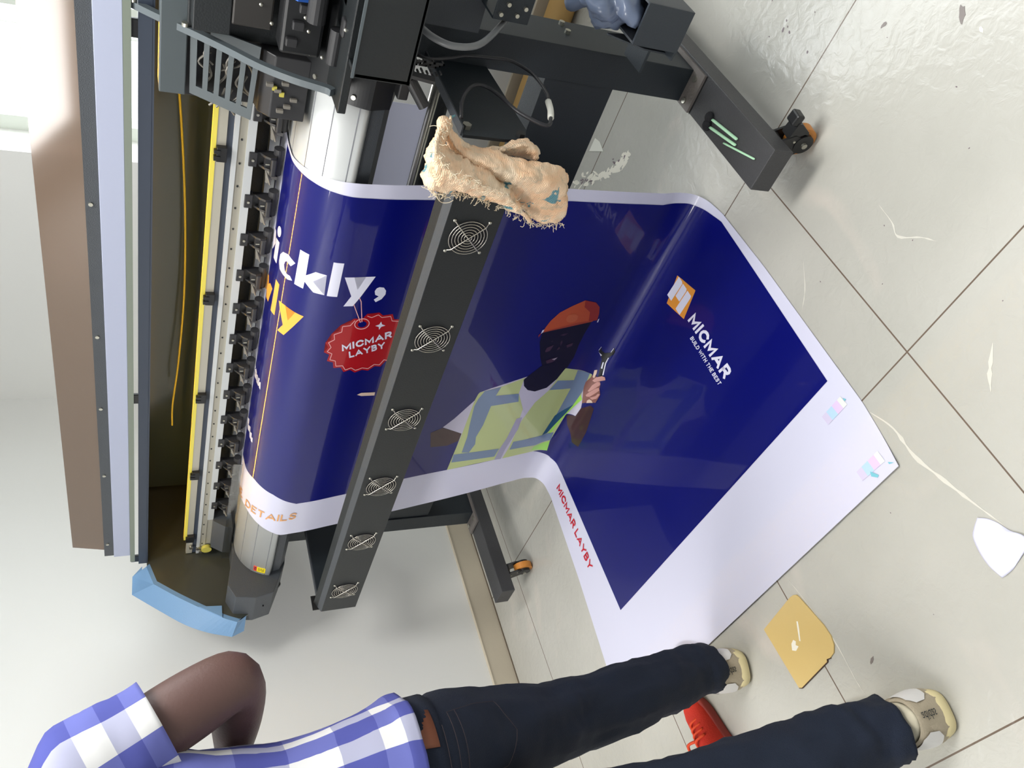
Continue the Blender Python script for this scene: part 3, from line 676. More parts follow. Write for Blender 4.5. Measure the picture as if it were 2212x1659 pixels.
# ---- raised lid
XL=1.5
lid=boxo('cover_rail',(1.496,-.2,1.3290),(1.512,2.484,1.3755),M['lilac'],PR,.001)
boxo('dark_lip_strip',(1.500,-.2,1.3755),(1.512,2.480,1.402),M['frame2'],lid)
boxo('seal_lip',(1.494,-.2,1.3155),(1.502,2.520,1.3290),M['lip'],lid)
prismo('smoked_cover',[(1.503,1.398),(1.506,1.398),(1.526,1.4895),(1.523,1.4895)],'Y',-.2,2.448,M['acry'],lid)
for y in (1.12,1.50,1.76,2.05,2.41): 
    bm=nb(); cyl(bm,(1.500,y,1.392),(1.497,y,1.392),.0045,10); link('lid_screw',bm,M['screw'],lid)
for y in (.72,1.71,2.50):
    bm=nb(); box(bm,(1.500,y,1.300),(1.508,y+.035,1.327),.002); link('lid_hinge',bm,M['black'],lid)
# ---- waste tray bolted outside the near leg
tr=boxo('side_tray',(1.257,.424,.400),(1.262,.5005,.498),M['tray'],PR)
bm=nb(); box(bm,(1.262,.424,.400),(1.50,.428,.498)); box(bm,(1.262,.4965,.400),(1.50,.5005,.498)); box(bm,(1.262,.428,.400),(1.50,.4965,.404)); link('tray_wall',bm,M['frame2'],tr)
bm=nb(); box(bm,(1.262,.5005,.398),(1.45,.518,.402)); prism(bm,[(1.285,.402),(1.285,.45),(1.32,.515),(1.325,.515),(1.35,.402)],'Y',.515,.518); box(bm,(1.42,.503,.340),(1.50,.62,.346)); box(bm,(1.40,.50,.335),(1.406,.54,.40)); link('tray_bracket',bm,M['tray'],tr)
# upper bracket beside the leg
bm=nb(); box(bm,(1.398,.50,.640),(1.402,.560,.712),.001); box(bm,(1.40,.556,.640),(1.50,.5605,.712)); box(bm,(1.40,.50,.640),(1.50,.56,.644))
ub=link('cable_bracket',bm,M['frame'],PR)
bm=nb()
for y,z in ((.548,.70),(.545,.668),(.528,.69),(.53,.655)): cyl(bm,(1.398,y,z),(1.392,y,z),.004,10)
link('bracket_screw',bm,M['screw'],ub)
boxo('side_panel',(1.47,.50,.70),(1.50,.622,.835),M['frame2'],PR)
POLYS=[
('headline_lettering',2,'pw',[(.3325,1.1066),(.3557,1.1053),(.3565,1.1633),(.3766,1.143),(.4007,1.1427),(.3742,1.1711),(.4041,1.1997),(.3796,1.2006),(.3562,1.1815),(.3557,1.2023),(.332,1.2041)]),
('headline_lettering',2,'pw',[(.4091,1.104),(.4316,1.1037),(.4323,1.2005),(.4095,1.2006)]),
('headline_lettering',2,'pw',[(.4394,1.1431),(.4612,1.143),(.4753,1.1797),(.4879,1.1409),(.5095,1.1406),(.4859,1.2014),(.4734,1.2289),(.4513,1.2297),(.4642,1.1989)]),
('headline_lettering',2,'pw',[(.5254,1.1729),(.5364,1.1748),(.5439,1.185),(.545,1.1961),(.5384,1.2104),(.5255,1.2188),(.5195,1.2103),(.5296,1.2011),(.5197,1.1956),(.5164,1.1845),(.5194,1.1762)]),
('headline_lettering',2,'pw',[(.2813,1.1517),(.3012,1.1431),(.3259,1.1496),(.3145,1.1662),(.2996,1.1635),(.2944,1.1687),(.2919,1.1798),(.2978,1.1912),(.3062,1.1949),(.3168,1.1925),(.3253,1.2),(.3115,1.207),(.2931,1.2067),(.2779,1.2029),(.2701,1.1863),(.2711,1.1672)]),
('headline_lettering',2,'pw',[(.227,1.1554),(.2574,1.1452),(.2582,1.2045),(.2269,1.2134)]),
('headline_lettering',2,'pw',[(.2581,1.1145),(.259,1.1177),(.259,1.1214),(.2583,1.1251),(.2566,1.1289),(.2541,1.1324),(.251,1.1355),(.2471,1.1381),(.2427,1.14),(.2383,1.1411),(.2341,1.1413),(.2305,1.1404),(.228,1.1384),(.2266,1.1354),(.2266,1.1317),(.2278,1.1276),(.2303,1.1232),(.2337,1.119),(.2378,1.1152),(.2422,1.1123),(.2466,1.1104),(.2505,1.1097),(.2537,1.1103),(.2563,1.112)]),
('headline_lettering',2,'pw',[(.1955,1.1527),(.2151,1.1463),(.2259,1.1726),(.2063,1.2047),(.1718,1.2211),(.1626,1.2144),(.1783,1.2006),(.1918,1.1979),(.2027,1.1822),(.1927,1.1696)]),
('orange_headline_lettering',2,'po',[(.2936,1.2845),(.3173,1.2808),(.3319,1.3177),(.3474,1.2803),(.3689,1.2795),(.3488,1.3241),(.3273,1.3683),(.3055,1.37),(.3199,1.3407)]),
('orange_headline_lettering',2,'po',[(.1903,1.2928),(.2074,1.2841),(.2178,1.3011),(.2324,1.2861),(.2557,1.2822),(.236,1.3424),(.2111,1.3491),(.2055,1.331),(.1733,1.3534),(.1605,1.3441)]),
('orange_headline_lettering',2,'po',[(.2681,1.242),(.2867,1.2428),(.2859,1.3392),(.2645,1.3421)]),
('small_white_lettering',2,'pw',[(.1799,1.6088),(.197,1.5971),(.2079,1.6022),(.1937,1.6265),(.1798,1.6363),(.1759,1.6247)]),
('small_white_lettering',2,'pw',[(.2022,1.6148),(.2157,1.5977),(.2286,1.6018),(.223,1.6209),(.2043,1.6256)]),
('small_white_lettering',2,'pw',[(.2284,1.606),(.24,1.5959),(.2493,1.5986),(.2487,1.6148),(.2291,1.6247)]),
('small_white_lettering',2,'pw',[(.2527,1.5923),(.2612,1.587),(.2609,1.6163),(.2518,1.6205)]),
('small_white_lettering',2,'pw',[(.2662,1.5931),(.2708,1.592),(.2738,1.616),(.2653,1.6161)]),
('small_white_lettering',2,'pw',[(.1667,1.7235),(.1794,1.7119),(.1917,1.7078),(.1875,1.7313),(.1716,1.7416),(.1765,1.7249)]),
('small_white_lettering',2,'pw',[(.1686,1.8398),(.2213,1.7987),(.2225,1.8193),(.1775,1.8572)]),
('small_white_lettering',2,'pw',[(.2044,1.8358),(.2448,1.8031),(.2501,1.8242),(.2208,1.8436)]),
('small_white_lettering',2,'pw',[(.2401,1.8254),(.2631,1.8084),(.2674,1.8338),(.2495,1.8418)]),
('small_white_lettering',2,'pw',[(.2586,1.825),(.2731,1.8185),(.2747,1.8361),(.264,1.8406)]),
('small_white_lettering',2,'pw',[(.2037,1.6175),(.2494,1.5969),(.2431,1.6185),(.205,1.6357)]),
('small_white_lettering',2,'pw',[(.2375,1.61),(.2679,1.5962),(.2633,1.6133),(.2367,1.6255)]),
('tag_badge',2,'pred',[(.4835,1.2687),(.5037,1.2697),(.5131,1.2548),(.5257,1.261),(.5423,1.2529),(.5538,1.2636),(.5777,1.2611),(.5852,1.2784),(.6074,1.2818),(.6132,1.3009),(.6334,1.3092),(.6336,1.3298),(.6509,1.3494),(.6409,1.3645),(.6498,1.3854),(.6337,1.3917),(.636,1.4121),(.6183,1.4114),(.6114,1.4307),(.5953,1.4253),(.5858,1.4444),(.5702,1.4406),(.5549,1.4554),(.5378,1.4495),(.5199,1.4571),(.5058,1.4451),(.4905,1.4518),(.4805,1.4343),(.4623,1.4349),(.4578,1.4149),(.4422,1.409),(.4442,1.3867),(.4302,1.3783),(.4381,1.3627),(.4289,1.3457),(.4425,1.335),(.4384,1.3166),(.4566,1.3083),(.4555,1.2888),(.4747,1.2863)]),
('tag_badge',3,'ppk',[(.5142,1.2628),(.5259,1.2686),(.526,1.2666),(.5143,1.2609)]),
('tag_badge',3,'ppk',[(.5264,1.2686),(.5418,1.2611),(.5408,1.259),(.5254,1.2666)]),
('tag_badge',3,'ppk',[(.541,1.2608),(.5517,1.2708),(.5524,1.2693),(.5416,1.2593)]),
('tag_badge',3,'ppk',[(.5524,1.2711),(.5745,1.2689),(.5738,1.2668),(.5517,1.269)]),
('tag_badge',3,'ppk',[(.5734,1.268),(.5803,1.2841),(.5818,1.2836),(.5749,1.2676)]),
('tag_badge',3,'ppk',[(.5813,1.2849),(.6018,1.2881),(.6014,1.286),(.5809,1.2828)]),
('tag_badge',3,'ppk',[(.6007,1.2871),(.606,1.3047),(.6077,1.3047),(.6024,1.287)]),
('tag_badge',3,'ppk',[(.6069,1.3058),(.6256,1.3134),(.6255,1.3113),(.6068,1.3037)]),
('tag_badge',3,'ppk',[(.6246,1.312),(.6247,1.331),(.6265,1.3319),(.6264,1.3128)]),
('tag_badge',3,'ppk',[(.6251,1.3321),(.641,1.3502),(.6419,1.3488),(.6261,1.3307)]),
('tag_badge',3,'ppk',[(.6406,1.3486),(.6314,1.3626),(.633,1.3644),(.6423,1.3505)]),
('tag_badge',3,'ppk',[(.6314,1.3637),(.6395,1.3829),(.6411,1.3825),(.633,1.3633)]),
('tag_badge',3,'ppk',[(.6397,1.3815),(.6249,1.3874),(.6261,1.3897),(.6409,1.3839)]),
('tag_badge',3,'ppk',[(.6246,1.3882),(.6267,1.407),(.6286,1.4076),(.6264,1.3888)]),
('tag_badge',3,'ppk',[(.6273,1.4061),(.611,1.4055),(.6116,1.4079),(.628,1.4085)]),
('tag_badge',3,'ppk',[(.6104,1.4059),(.6041,1.4237),(.6059,1.4254),(.6122,1.4075)]),
('tag_badge',3,'ppk',[(.6049,1.4234),(.59,1.4184),(.5903,1.4207),(.6051,1.4257)]),
('tag_badge',3,'ppk',[(.5893,1.4187),(.5806,1.4363),(.5822,1.4381),(.591,1.4205)]),
('tag_badge',3,'ppk',[(.5812,1.436),(.5669,1.4325),(.5672,1.4349),(.5816,1.4384)]),
('tag_badge',3,'ppk',[(.5663,1.4326),(.5522,1.4462),(.5536,1.4484),(.5677,1.4348)]),
('tag_badge',3,'ppk',[(.5528,1.4461),(.537,1.4407),(.5372,1.4431),(.553,1.4485)]),
('tag_badge',3,'ppk',[(.5366,1.4407),(.5201,1.4477),(.5212,1.4501),(.5377,1.4431)]),
('tag_badge',3,'ppk',[(.5209,1.4479),(.5078,1.4369),(.5073,1.4389),(.5204,1.4499)]),
('tag_badge',3,'ppk',[(.5071,1.4367),(.493,1.4429),(.4939,1.4452),(.5081,1.4391)]),
('tag_badge',3,'ppk',[(.494,1.4435),(.4847,1.4273),(.4835,1.4284),(.4928,1.4446)]),
('tag_badge',3,'ppk',[(.4839,1.4267),(.467,1.4272),(.4675,1.4295),(.4844,1.429)]),
('tag_badge',3,'ppk',[(.468,1.4283),(.4639,1.41),(.4624,1.4101),(.4665,1.4284)]),
('tag_badge',3,'ppk',[(.4631,1.4089),(.4486,1.4035),(.4487,1.4057),(.4631,1.4111)]),
('tag_badge',3,'ppk',[(.4495,1.405),(.4513,1.3844),(.4497,1.3835),(.4478,1.4041)]),
('tag_badge',3,'ppk',[(.4506,1.3829),(.4375,1.3749),(.4372,1.3769),(.4503,1.385)]),
('tag_badge',3,'ppk',[(.438,1.3767),(.4455,1.3625),(.4441,1.3609),(.4367,1.3752)]),
('tag_badge',3,'ppk',[(.4454,1.3612),(.4367,1.3451),(.4355,1.3461),(.4442,1.3622)]),
('tag_badge',3,'ppk',[(.4366,1.3466),(.4492,1.3371),(.4482,1.3351),(.4356,1.3447)]),
('tag_badge',3,'ppk',[(.4495,1.3361),(.4456,1.3189),(.4441,1.3191),(.448,1.3362)]),
('tag_badge',3,'ppk',[(.4453,1.32),(.4623,1.3124),(.4614,1.3103),(.4445,1.318)]),
('tag_badge',3,'ppk',[(.4626,1.3115),(.4615,1.2934),(.4599,1.293),(.4611,1.3112)]),
('tag_badge',3,'ppk',[(.461,1.2943),(.4788,1.2919),(.4782,1.2898),(.4605,1.2922)]),
('tag_badge',3,'ppk',[(.4792,1.2916),(.4875,1.2753),(.486,1.2738),(.4778,1.2901)]),
('tag_badge',4,'ppk',[(.5238,1.2828),(.5248,1.2869),(.5227,1.2866),(.5219,1.2831)]),
('tag_badge',4,'ppk',[(.5248,1.2869),(.5248,1.2909),(.5226,1.29),(.5227,1.2866)]),
('tag_badge',4,'ppk',[(.5248,1.2909),(.5238,1.2948),(.5217,1.2933),(.5226,1.29)]),
('tag_badge',4,'ppk',[(.5238,1.2948),(.5219,1.2982),(.52,1.2962),(.5217,1.2933)]),
('tag_badge',4,'ppk',[(.5219,1.2982),(.5192,1.301),(.5175,1.2987),(.52,1.2962)]),
('tag_badge',4,'ppk',[(.5192,1.301),(.5159,1.3031),(.5145,1.3004),(.5175,1.2987)]),
('tag_badge',4,'ppk',[(.5159,1.3031),(.512,1.3043),(.511,1.3015),(.5145,1.3004)]),
('tag_badge',4,'ppk',[(.512,1.3043),(.5078,1.3046),(.5073,1.3018),(.511,1.3015)]),
('tag_badge',4,'ppk',[(.5078,1.3046),(.5036,1.3041),(.5035,1.3014),(.5073,1.3018)]),
('tag_badge',4,'ppk',[(.5036,1.3041),(.4994,1.3026),(.4999,1.3002),(.5035,1.3014)]),
('tag_badge',4,'ppk',[(.4994,1.3026),(.4956,1.3004),(.4966,1.2983),(.4999,1.3002)]),
('tag_badge',4,'ppk',[(.4956,1.3004),(.4924,1.2975),(.4937,1.2959),(.4966,1.2983)]),
('tag_badge',4,'ppk',[(.4924,1.2975),(.4899,1.294),(.4915,1.293),(.4937,1.2959)]),
('tag_badge',4,'ppk',[(.4899,1.294),(.4881,1.2902),(.49,1.2898),(.4915,1.293)]),
('tag_badge',4,'ppk',[(.4881,1.2902),(.4872,1.2862),(.4893,1.2864),(.49,1.2898)]),
('tag_badge',4,'ppk',[(.4872,1.2862),(.4873,1.2822),(.4894,1.2829),(.4893,1.2864)]),
('tag_badge',4,'ppk',[(.4873,1.2822),(.4882,1.2784),(.4903,1.2797),(.4894,1.2829)]),
('tag_badge',4,'ppk',[(.4882,1.2784),(.4901,1.2749),(.4919,1.2767),(.4903,1.2797)]),
('tag_badge',4,'ppk',[(.4901,1.2749),(.4927,1.2721),(.4943,1.2743),(.4919,1.2767)]),
('tag_badge',4,'ppk',[(.4927,1.2721),(.4959,1.2699),(.4973,1.2724),(.4943,1.2743)]),
('tag_badge',4,'ppk',[(.4959,1.2699),(.4997,1.2686),(.5006,1.2713),(.4973,1.2724)]),
('tag_badge',4,'ppk',[(.4997,1.2686),(.5038,1.2682),(.5043,1.2709),(.5006,1.2713)]),
('tag_badge',4,'ppk',[(.5038,1.2682),(.508,1.2687),(.508,1.2713),(.5043,1.2709)]),
('tag_badge',4,'ppk',[(.508,1.2687),(.5121,1.2701),(.5117,1.2725),(.508,1.2713)]),
('tag_badge',4,'ppk',[(.5121,1.2701),(.516,1.2724),(.515,1.2744),(.5117,1.2725)]),
('tag_badge',4,'ppk',[(.516,1.2724),(.5193,1.2753),(.518,1.2769),(.515,1.2744)]),
('tag_badge',4,'ppk',[(.5193,1.2753),(.5219,1.2789),(.5203,1.2798),(.518,1.2769)]),
('tag_badge',4,'ppk',[(.5219,1.2789),(.5238,1.2828),(.5219,1.2831),(.5203,1.2798)]),
('tag_badge',4,'pblue',[(.5168,1.2858),(.5174,1.2889),(.5168,1.2918),(.5153,1.2943),(.5129,1.2962),(.5099,1.2973),(.5066,1.2975),(.5033,1.2967),(.5004,1.2951),(.4981,1.2928),(.4966,1.29),(.4961,1.287),(.4966,1.2841),(.4982,1.2815),(.5005,1.2796),(.5035,1.2785),(.5067,1.2783),(.51,1.279),(.513,1.2807),(.5153,1.283)]),
('tag_badge',5,'ppk',[(.4735,1.2236),(.475,1.2229),(.5019,1.2808),(.5001,1.2814)]),
('tag_badge',5,'ppk',[(.4831,1.2031),(.4847,1.2031),(.4906,1.2139),(.5054,1.2795),(.5035,1.2801),(.489,1.2153)]),
('tag_badge',3,'pw',[(.5534,1.2831),(.5572,1.2926),(.5672,1.2979),(.5573,1.301),(.5535,1.3107),(.5507,1.3004),(.5411,1.2963),(.5502,1.2927)]),
('company_logo',2,'pgold',[(1.3941,1.1112),(1.479,1.0885),(1.4982,1.1725),(1.4131,1.1944)]),
('company_logo',3,'pw',[(1.402,1.1094),(1.4207,1.1091),(1.4262,1.113),(1.4236,1.1762),(1.3989,1.1766)]),
('company_logo',3,'pw',[(1.4285,1.1103),(1.4498,1.1096),(1.4525,1.1146),(1.451,1.1532),(1.428,1.1539)]),
('company_logo',3,'pw',[(1.4555,1.1103),(1.4766,1.1103),(1.4787,1.1158),(1.4774,1.1771),(1.453,1.1772)]),
('printed_worker',2,'pskin0',[(1.0471,1.3693),(1.2064,1.3465),(1.203,1.4003),(1.204,1.4418),(1.2102,1.4957),(1.2003,1.578),(1.1483,1.5643),(1.1078,1.5227),(1.0821,1.4765),(1.0542,1.4115)]),
('printed_worker',3,'phel',[(1.1428,1.2604),(1.1853,1.2729),(1.2068,1.2921),(1.2177,1.3181),(1.2231,1.3441),(1.2078,1.3456),(1.1504,1.3518),(1.0816,1.3635),(1.0471,1.3693),(1.0501,1.3523),(1.0567,1.3281),(1.0745,1.2997),(1.1069,1.2784)]),
('printed_worker',4,'phel2',[(1.1428,1.2604),(1.1853,1.2729),(1.2068,1.2921),(1.2177,1.3181),(1.2231,1.3441),(1.2078,1.3456),(1.1937,1.3461),(1.1813,1.3087),(1.1516,1.2865)]),
('printed_worker',5,'phel3',[(1.1431,1.3196),(1.1457,1.3239),(1.1469,1.3284),(1.1467,1.3326),(1.1451,1.3364),(1.1423,1.3395),(1.1383,1.3416),(1.1335,1.3426),(1.1283,1.3425),(1.123,1.3412),(1.1179,1.3389),(1.1135,1.3357),(1.1099,1.3319),(1.1075,1.3276),(1.1063,1.3233),(1.1066,1.3191),(1.1081,1.3153),(1.1109,1.3123),(1.1148,1.3102),(1.1194,1.3091),(1.1246,1.3091),(1.1299,1.3103),(1.1349,1.3126),(1.1395,1.3158)]),
('printed_worker',4,'phel4',[(1.0471,1.3693),(1.0811,1.3624),(1.1485,1.3476),(1.2084,1.3431),(1.209,1.3484),(1.1524,1.3564),(1.083,1.3669),(1.0455,1.3734)]),
('printed_worker',5,'pw',[(1.0435,1.3767),(1.0429,1.3631),(1.0486,1.3608),(1.0484,1.3705)]),
('printed_worker',5,'pw',[(1.2261,1.3524),(1.2253,1.3414),(1.2277,1.3377),(1.2305,1.3529)]),
('printed_worker',4,'phel2',[(1.0414,1.3922),(1.0381,1.382),(1.0436,1.3728),(1.0434,1.3806)]),
('printed_worker',4,'pskin1',[(1.0878,1.4524),(1.0889,1.4382),(1.109,1.4286),(1.1071,1.4447),(1.1053,1.4527),(1.0933,1.4573)]),
('printed_worker',4,'pskin1',[(1.1285,1.4538),(1.1313,1.4398),(1.1383,1.4469),(1.1332,1.4524)]),
('printed_worker',4,'pskin1',[(1.1088,1.4951),(1.1239,1.4888),(1.1467,1.4838),(1.1449,1.4963),(1.1343,1.5053),(1.1177,1.5081)]),
('printed_worker',4,'pskin1',[(1.1568,1.4372),(1.1768,1.4298),(1.179,1.4425),(1.1637,1.4486)]),
('printed_worker',4,'pskin1',[(1.0918,1.4122),(1.1,1.4112),(1.0965,1.4152)]),
('printed_worker',4,'pskin1',[(1.1284,1.4209),(1.1303,1.4131),(1.1359,1.4219),(1.136,1.4383)]),
('printed_worker',4,'pskin1',[(1.1137,1.3909),(1.1256,1.3863),(1.1413,1.3863),(1.1293,1.3948)]),
('printed_worker',5,'pw2',[(1.1275,1.491),(1.1458,1.4858),(1.1393,1.4958)]),
('printed_worker',4,'pblack',[(1.2912,1.4579),(1.291,1.473),(1.2956,1.4834),(1.3072,1.4947),(1.3158,1.5072),(1.3339,1.5758),(1.3465,1.564),(1.331,1.5104),(1.3322,1.4895),(1.341,1.4687),(1.3404,1.4563),(1.331,1.4471),(1.3299,1.4695),(1.3147,1.4813),(1.3016,1.4739)]),
('printed_worker',5,'pw',[(1.2912,1.4773),(1.2972,1.4832),(1.3089,1.4909),(1.3069,1.4958)]),
('printed_worker',5,'pw',[(1.3309,1.4906),(1.3334,1.4896),(1.3342,1.5122),(1.3461,1.5553),(1.3425,1.5587),(1.3312,1.5147)]),
('printed_worker',5,'pw',[(1.3231,1.5164),(1.3264,1.5141),(1.3289,1.5255),(1.3323,1.5385),(1.3275,1.5401)]),
('printed_worker',5,'pw',[(1.2916,1.4568),(1.293,1.4581),(1.291,1.473),(1.2889,1.4727)]),
('printed_worker',5,'pw',[(1.3311,1.4492),(1.3325,1.4502),(1.3309,1.4677),(1.3294,1.4678)]),
('printed_worker',2,'pwh',[(.8479,1.7457),(.8755,1.7107),(.9236,1.6297),(.9251,1.6021),(.9578,1.59),(1.0698,1.5564),(1.0607,1.5687),(1.0737,1.5989),(1.0946,1.6205),(1.1251,1.6326),(1.1649,1.6228),(1.1883,1.5874),(1.2007,1.5417),(1.2556,1.5578),(1.3128,1.5769),(1.304,1.6177),(1.3231,1.6781),(1.3352,1.7223),(1.3323,1.7649),(1.298,1.7691),(1.2933,1.8683),(1.2949,1.9108),(1.304,1.9625),(1.2719,1.9607),(1.1292,1.9683),(1.0213,1.9693),(.9271,1.9765),(.9287,1.9286),(.9234,1.7907)]),
('printed_worker',3,'pvest',[(.922,1.6085),(.9251,1.6021),(.994,1.5872),(1.0631,1.5604),(1.0621,1.5724),(1.0672,1.6299),(1.1128,1.7126),(1.124,1.8045),(1.1157,1.9133),(1.0979,1.9663),(1.0213,1.9693),(.9271,1.9765),(.926,1.891),(.9253,1.788),(.9227,1.7271),(.9193,1.6325)]),
('printed_worker',3,'pvest',[(1.2007,1.5417),(1.3128,1.5769),(1.3133,1.6042),(1.3091,1.6504),(1.3215,1.6946),(1.306,1.7322),(1.2996,1.773),(1.2949,1.9108),(1.304,1.9625),(1.2719,1.9607),(1.1292,1.9683),(1.1342,1.9139),(1.1304,1.7743),(1.1479,1.6896),(1.178,1.64),(1.1883,1.5874)]),
('printed_worker',4,'pstrip',[(.9399,1.5992),(.9918,1.5886),(.9861,1.6262),(.9859,1.6728),(.9886,1.7629),(.982,1.8197),(.9914,1.8578),(.9814,1.8981),(.954,1.8915),(.9492,1.8125),(.9387,1.7527),(.9261,1.662),(.9292,1.6306)]),
('printed_worker',4,'pstrip',[(.9861,1.6262),(1.0679,1.6318),(1.0812,1.6708),(.9859,1.6728)]),
('printed_worker',4,'pstrip',[(.9273,1.8954),(1.095,1.9059),(1.0914,1.9473),(.9313,1.9376)]),
('printed_worker',4,'pstrip',[(1.2532,1.5592),(1.3035,1.5738),(1.3119,1.6572),(1.3068,1.7202),(1.2965,1.7652),(1.2644,1.7727),(1.2645,1.645)]),
('printed_worker',4,'pstrip',[(1.1948,1.5957),(1.259,1.6053),(1.2645,1.645),(1.1795,1.6366)]),
('printed_worker',4,'pstrip',[(1.1408,1.882),(1.1809,1.8821),(1.2473,1.8756),(1.2917,1.8641),(1.2954,1.9044),(1.2454,1.9262),(1.141,1.9242)]),
('printed_worker',5,'pteal',[(1.3068,1.7202),(1.2965,1.7652),(1.2661,1.8673),(1.2499,1.8742),(1.2595,1.7758)]),
('printed_worker',4,'plil',[(1.1063,1.7573),(1.1256,1.7537),(1.1338,1.8148),(1.1224,1.915),(1.1232,1.9688),(1.0979,1.9663),(1.0974,1.9128),(1.1059,1.8527)]),
('printed_worker',4,'pgreen',[(1.242,1.9338),(1.2949,1.9108),(1.304,1.9625),(1.2362,1.9517)]),
('printed_worker',4,'pgreen',[(1.3125,1.6722),(1.3246,1.6885),(1.2996,1.773),(1.2889,1.8267),(1.2804,1.8729),(1.2735,1.8704),(1.2771,1.8187),(1.3046,1.7285)]),
('printed_worker',3,'pskin0',[(1.0698,1.5564),(1.0607,1.5687),(1.0737,1.5989),(1.0946,1.6205),(1.1251,1.6326),(1.1649,1.6228),(1.1883,1.5874),(1.1999,1.5398),(1.1465,1.5103),(1.1013,1.5168)]),
('printed_worker',2,'parm',[(.8484,1.7477),(.9234,1.7907),(.9233,1.8265),(.8901,1.8427),(.8325,1.8374),(.8128,1.7642)]),
('printed_worker',2,'parm',[(1.3364,1.7212),(1.3611,1.6835),(1.3793,1.6778),(1.4024,1.7692),(1.4047,1.8409),(1.3694,1.8603),(1.3227,1.8179),(1.3038,1.7765),(1.3323,1.7649)]),
('printed_worker',5,'phand',[(1.3141,1.5784),(1.3117,1.5932),(1.3051,1.6123),(1.307,1.6296),(1.3125,1.6518),(1.3207,1.6743),(1.3297,1.7015),(1.3734,1.6555),(1.3732,1.6187),(1.358,1.6062),(1.3513,1.5876),(1.3309,1.5767)]),
('printed_worker',6,'phand2',[(1.3227,1.5992),(1.3283,1.5812),(1.3435,1.5618),(1.3543,1.5568),(1.3614,1.563),(1.346,1.5824),(1.3322,1.5999)]),
('printed_worker',6,'phand2',[(1.3267,1.6458),(1.3301,1.6158),(1.3388,1.5928),(1.3477,1.5854),(1.3539,1.5919),(1.3404,1.6266),(1.332,1.645)]),
('printed_worker',6,'phand2',[(1.3275,1.6645),(1.3315,1.6502),(1.3459,1.6165),(1.3539,1.6059),(1.3613,1.6108),(1.3515,1.6368),(1.3416,1.6601),(1.3326,1.6673)]),
('printed_worker',6,'phand2',[(1.3432,1.6633),(1.3587,1.6398),(1.3627,1.6247),(1.3716,1.617),(1.3676,1.6429),(1.3541,1.6617)]),
('printed_worker',6,'phand3',[(1.318,1.5859),(1.314,1.5681),(1.3117,1.5565),(1.3198,1.5517),(1.3235,1.5664),(1.3243,1.5866)]),
('printed_worker',6,'phand3',[(1.3432,1.6887),(1.3406,1.6792),(1.345,1.6687),(1.3539,1.6656),(1.3627,1.6678)]),
('printed_fingertip',5,'phand3',[(.5423,1.5441),(.5532,1.5387),(.5919,1.5426),(.5928,1.5552),(.5557,1.5514)]),
('colour_bar',2,'cb1',[(1.9858,.9911),(1.9859,.975),(2.0095,.9735),(2.0093,.9898)]),
('colour_bar',2,'cb2',[(1.9859,.975),(1.986,.9559),(2.0097,.9543),(2.0095,.9735)]),
('colour_bar',2,'cb3',[(1.986,.9559),(1.9861,.9371),(2.0099,.9353),(2.0097,.9543)]),
('colour_bar',2,'cb4',[(1.9861,.9371),(1.9861,.9247),(2.0101,.9228),(2.0099,.9353)]),
('colour_bar#2',2,'cb1',[(2.1255,.9989),(2.1254,.982),(2.1491,.9805),(2.1484,.9975)]),
('colour_bar#2',2,'cb2',[(2.1254,.982),(2.1253,.962),(2.1499,.9605),(2.1491,.9805)]),
('colour_bar#2',2,'cb3',[(2.1253,.962),(2.1252,.9424),(2.1507,.9408),(2.1499,.9605)]),
('colour_bar#2',2,'cb4',[(2.1252,.9424),(2.1251,.9295),(2.1512,.9279),(2.1507,.9408)]),
('colour_bar#2',3,'cb5',[(2.1451,.9701),(2.1636,.9573),(2.1656,.963),(2.1546,.9739)]),
('colour_bar#2',2,'cb5',[(2.1564,.9239),(2.1663,.9129),(2.1614,.9242)]),
('colour_bar',3,'cb5',[(1.9924,.9226),(2.0006,.9171),(2.0003,.9234)]),
]
TEXTS=[('company_logo', 3, 'pw', 'MICMAR', [(1.5118, 1.1638), (1.7198, 1.1664), (1.52, 1.1261)]), ('company_logo', 3, 'pw', 'BUILD WITH THE BEST', [(1.553, 1.1896), (1.718, 1.1906), (1.5574, 1.1763)]), ('red_lettering', 3, 'pred2', 'MICMAR LAYBY', [(1.4177, 2.0546), (1.7361, 2.0616), (1.4185, 2.0234)]), ('orange_lettering', 3, 'pot', 'DETAILS', [(0.2875, 2.1238), (0.4567, 2.098), (0.2878, 2.0898)]), ('orange_lettering', 3, 'pot', 'HE', [(0.2214, 2.1464), (0.2656, 2.1203), (0.2096, 2.1142)]), ('tag_badge', 4, 'pw', 'MICMAR', [(0.4737, 1.3763), (0.5932, 1.3406), (0.4684, 1.3525)]), ('tag_badge', 4, 'pw', 'LAYBY', [(0.496, 1.4011), (0.5832, 1.3758), (0.4902, 1.3789)])]
RAGA=[[(1.2, 0.6673, 0.8248), (1.19, 0.6879, 0.8009), (1.18, 0.6975, 0.7585), (1.17, 0.6988, 0.7065), (1.165, 0.7032, 0.6502), (1.165, 0.7092, 0.5993), (1.17, 0.728, 0.5716)], [(1.18, 0.676, 0.8279), (1.16, 0.6973, 0.8085), (1.135, 0.6994, 0.7717), (1.125, 0.7074, 0.7187), (1.12, 0.7109, 0.6684), (1.125, 0.7285, 0.6119), (1.14, 0.7559, 0.571)], [(1.19, 0.6952, 0.8215), (1.17, 0.7216, 0.7987), (1.155, 0.7375, 0.749), (1.15, 0.7516, 0.7091), (1.15, 0.7772, 0.6572), (1.15, 0.7937, 0.6065), (1.15, 0.8022, 0.555)], [(1.2, 0.7121, 0.815), (1.18, 0.7341, 0.7904), (1.17, 0.7563, 0.7338), (1.17, 0.7841, 0.6848), (1.17, 0.817, 0.6359), (1.17, 0.8415, 0.5963), (1.165, 0.8311, 0.5478)]]
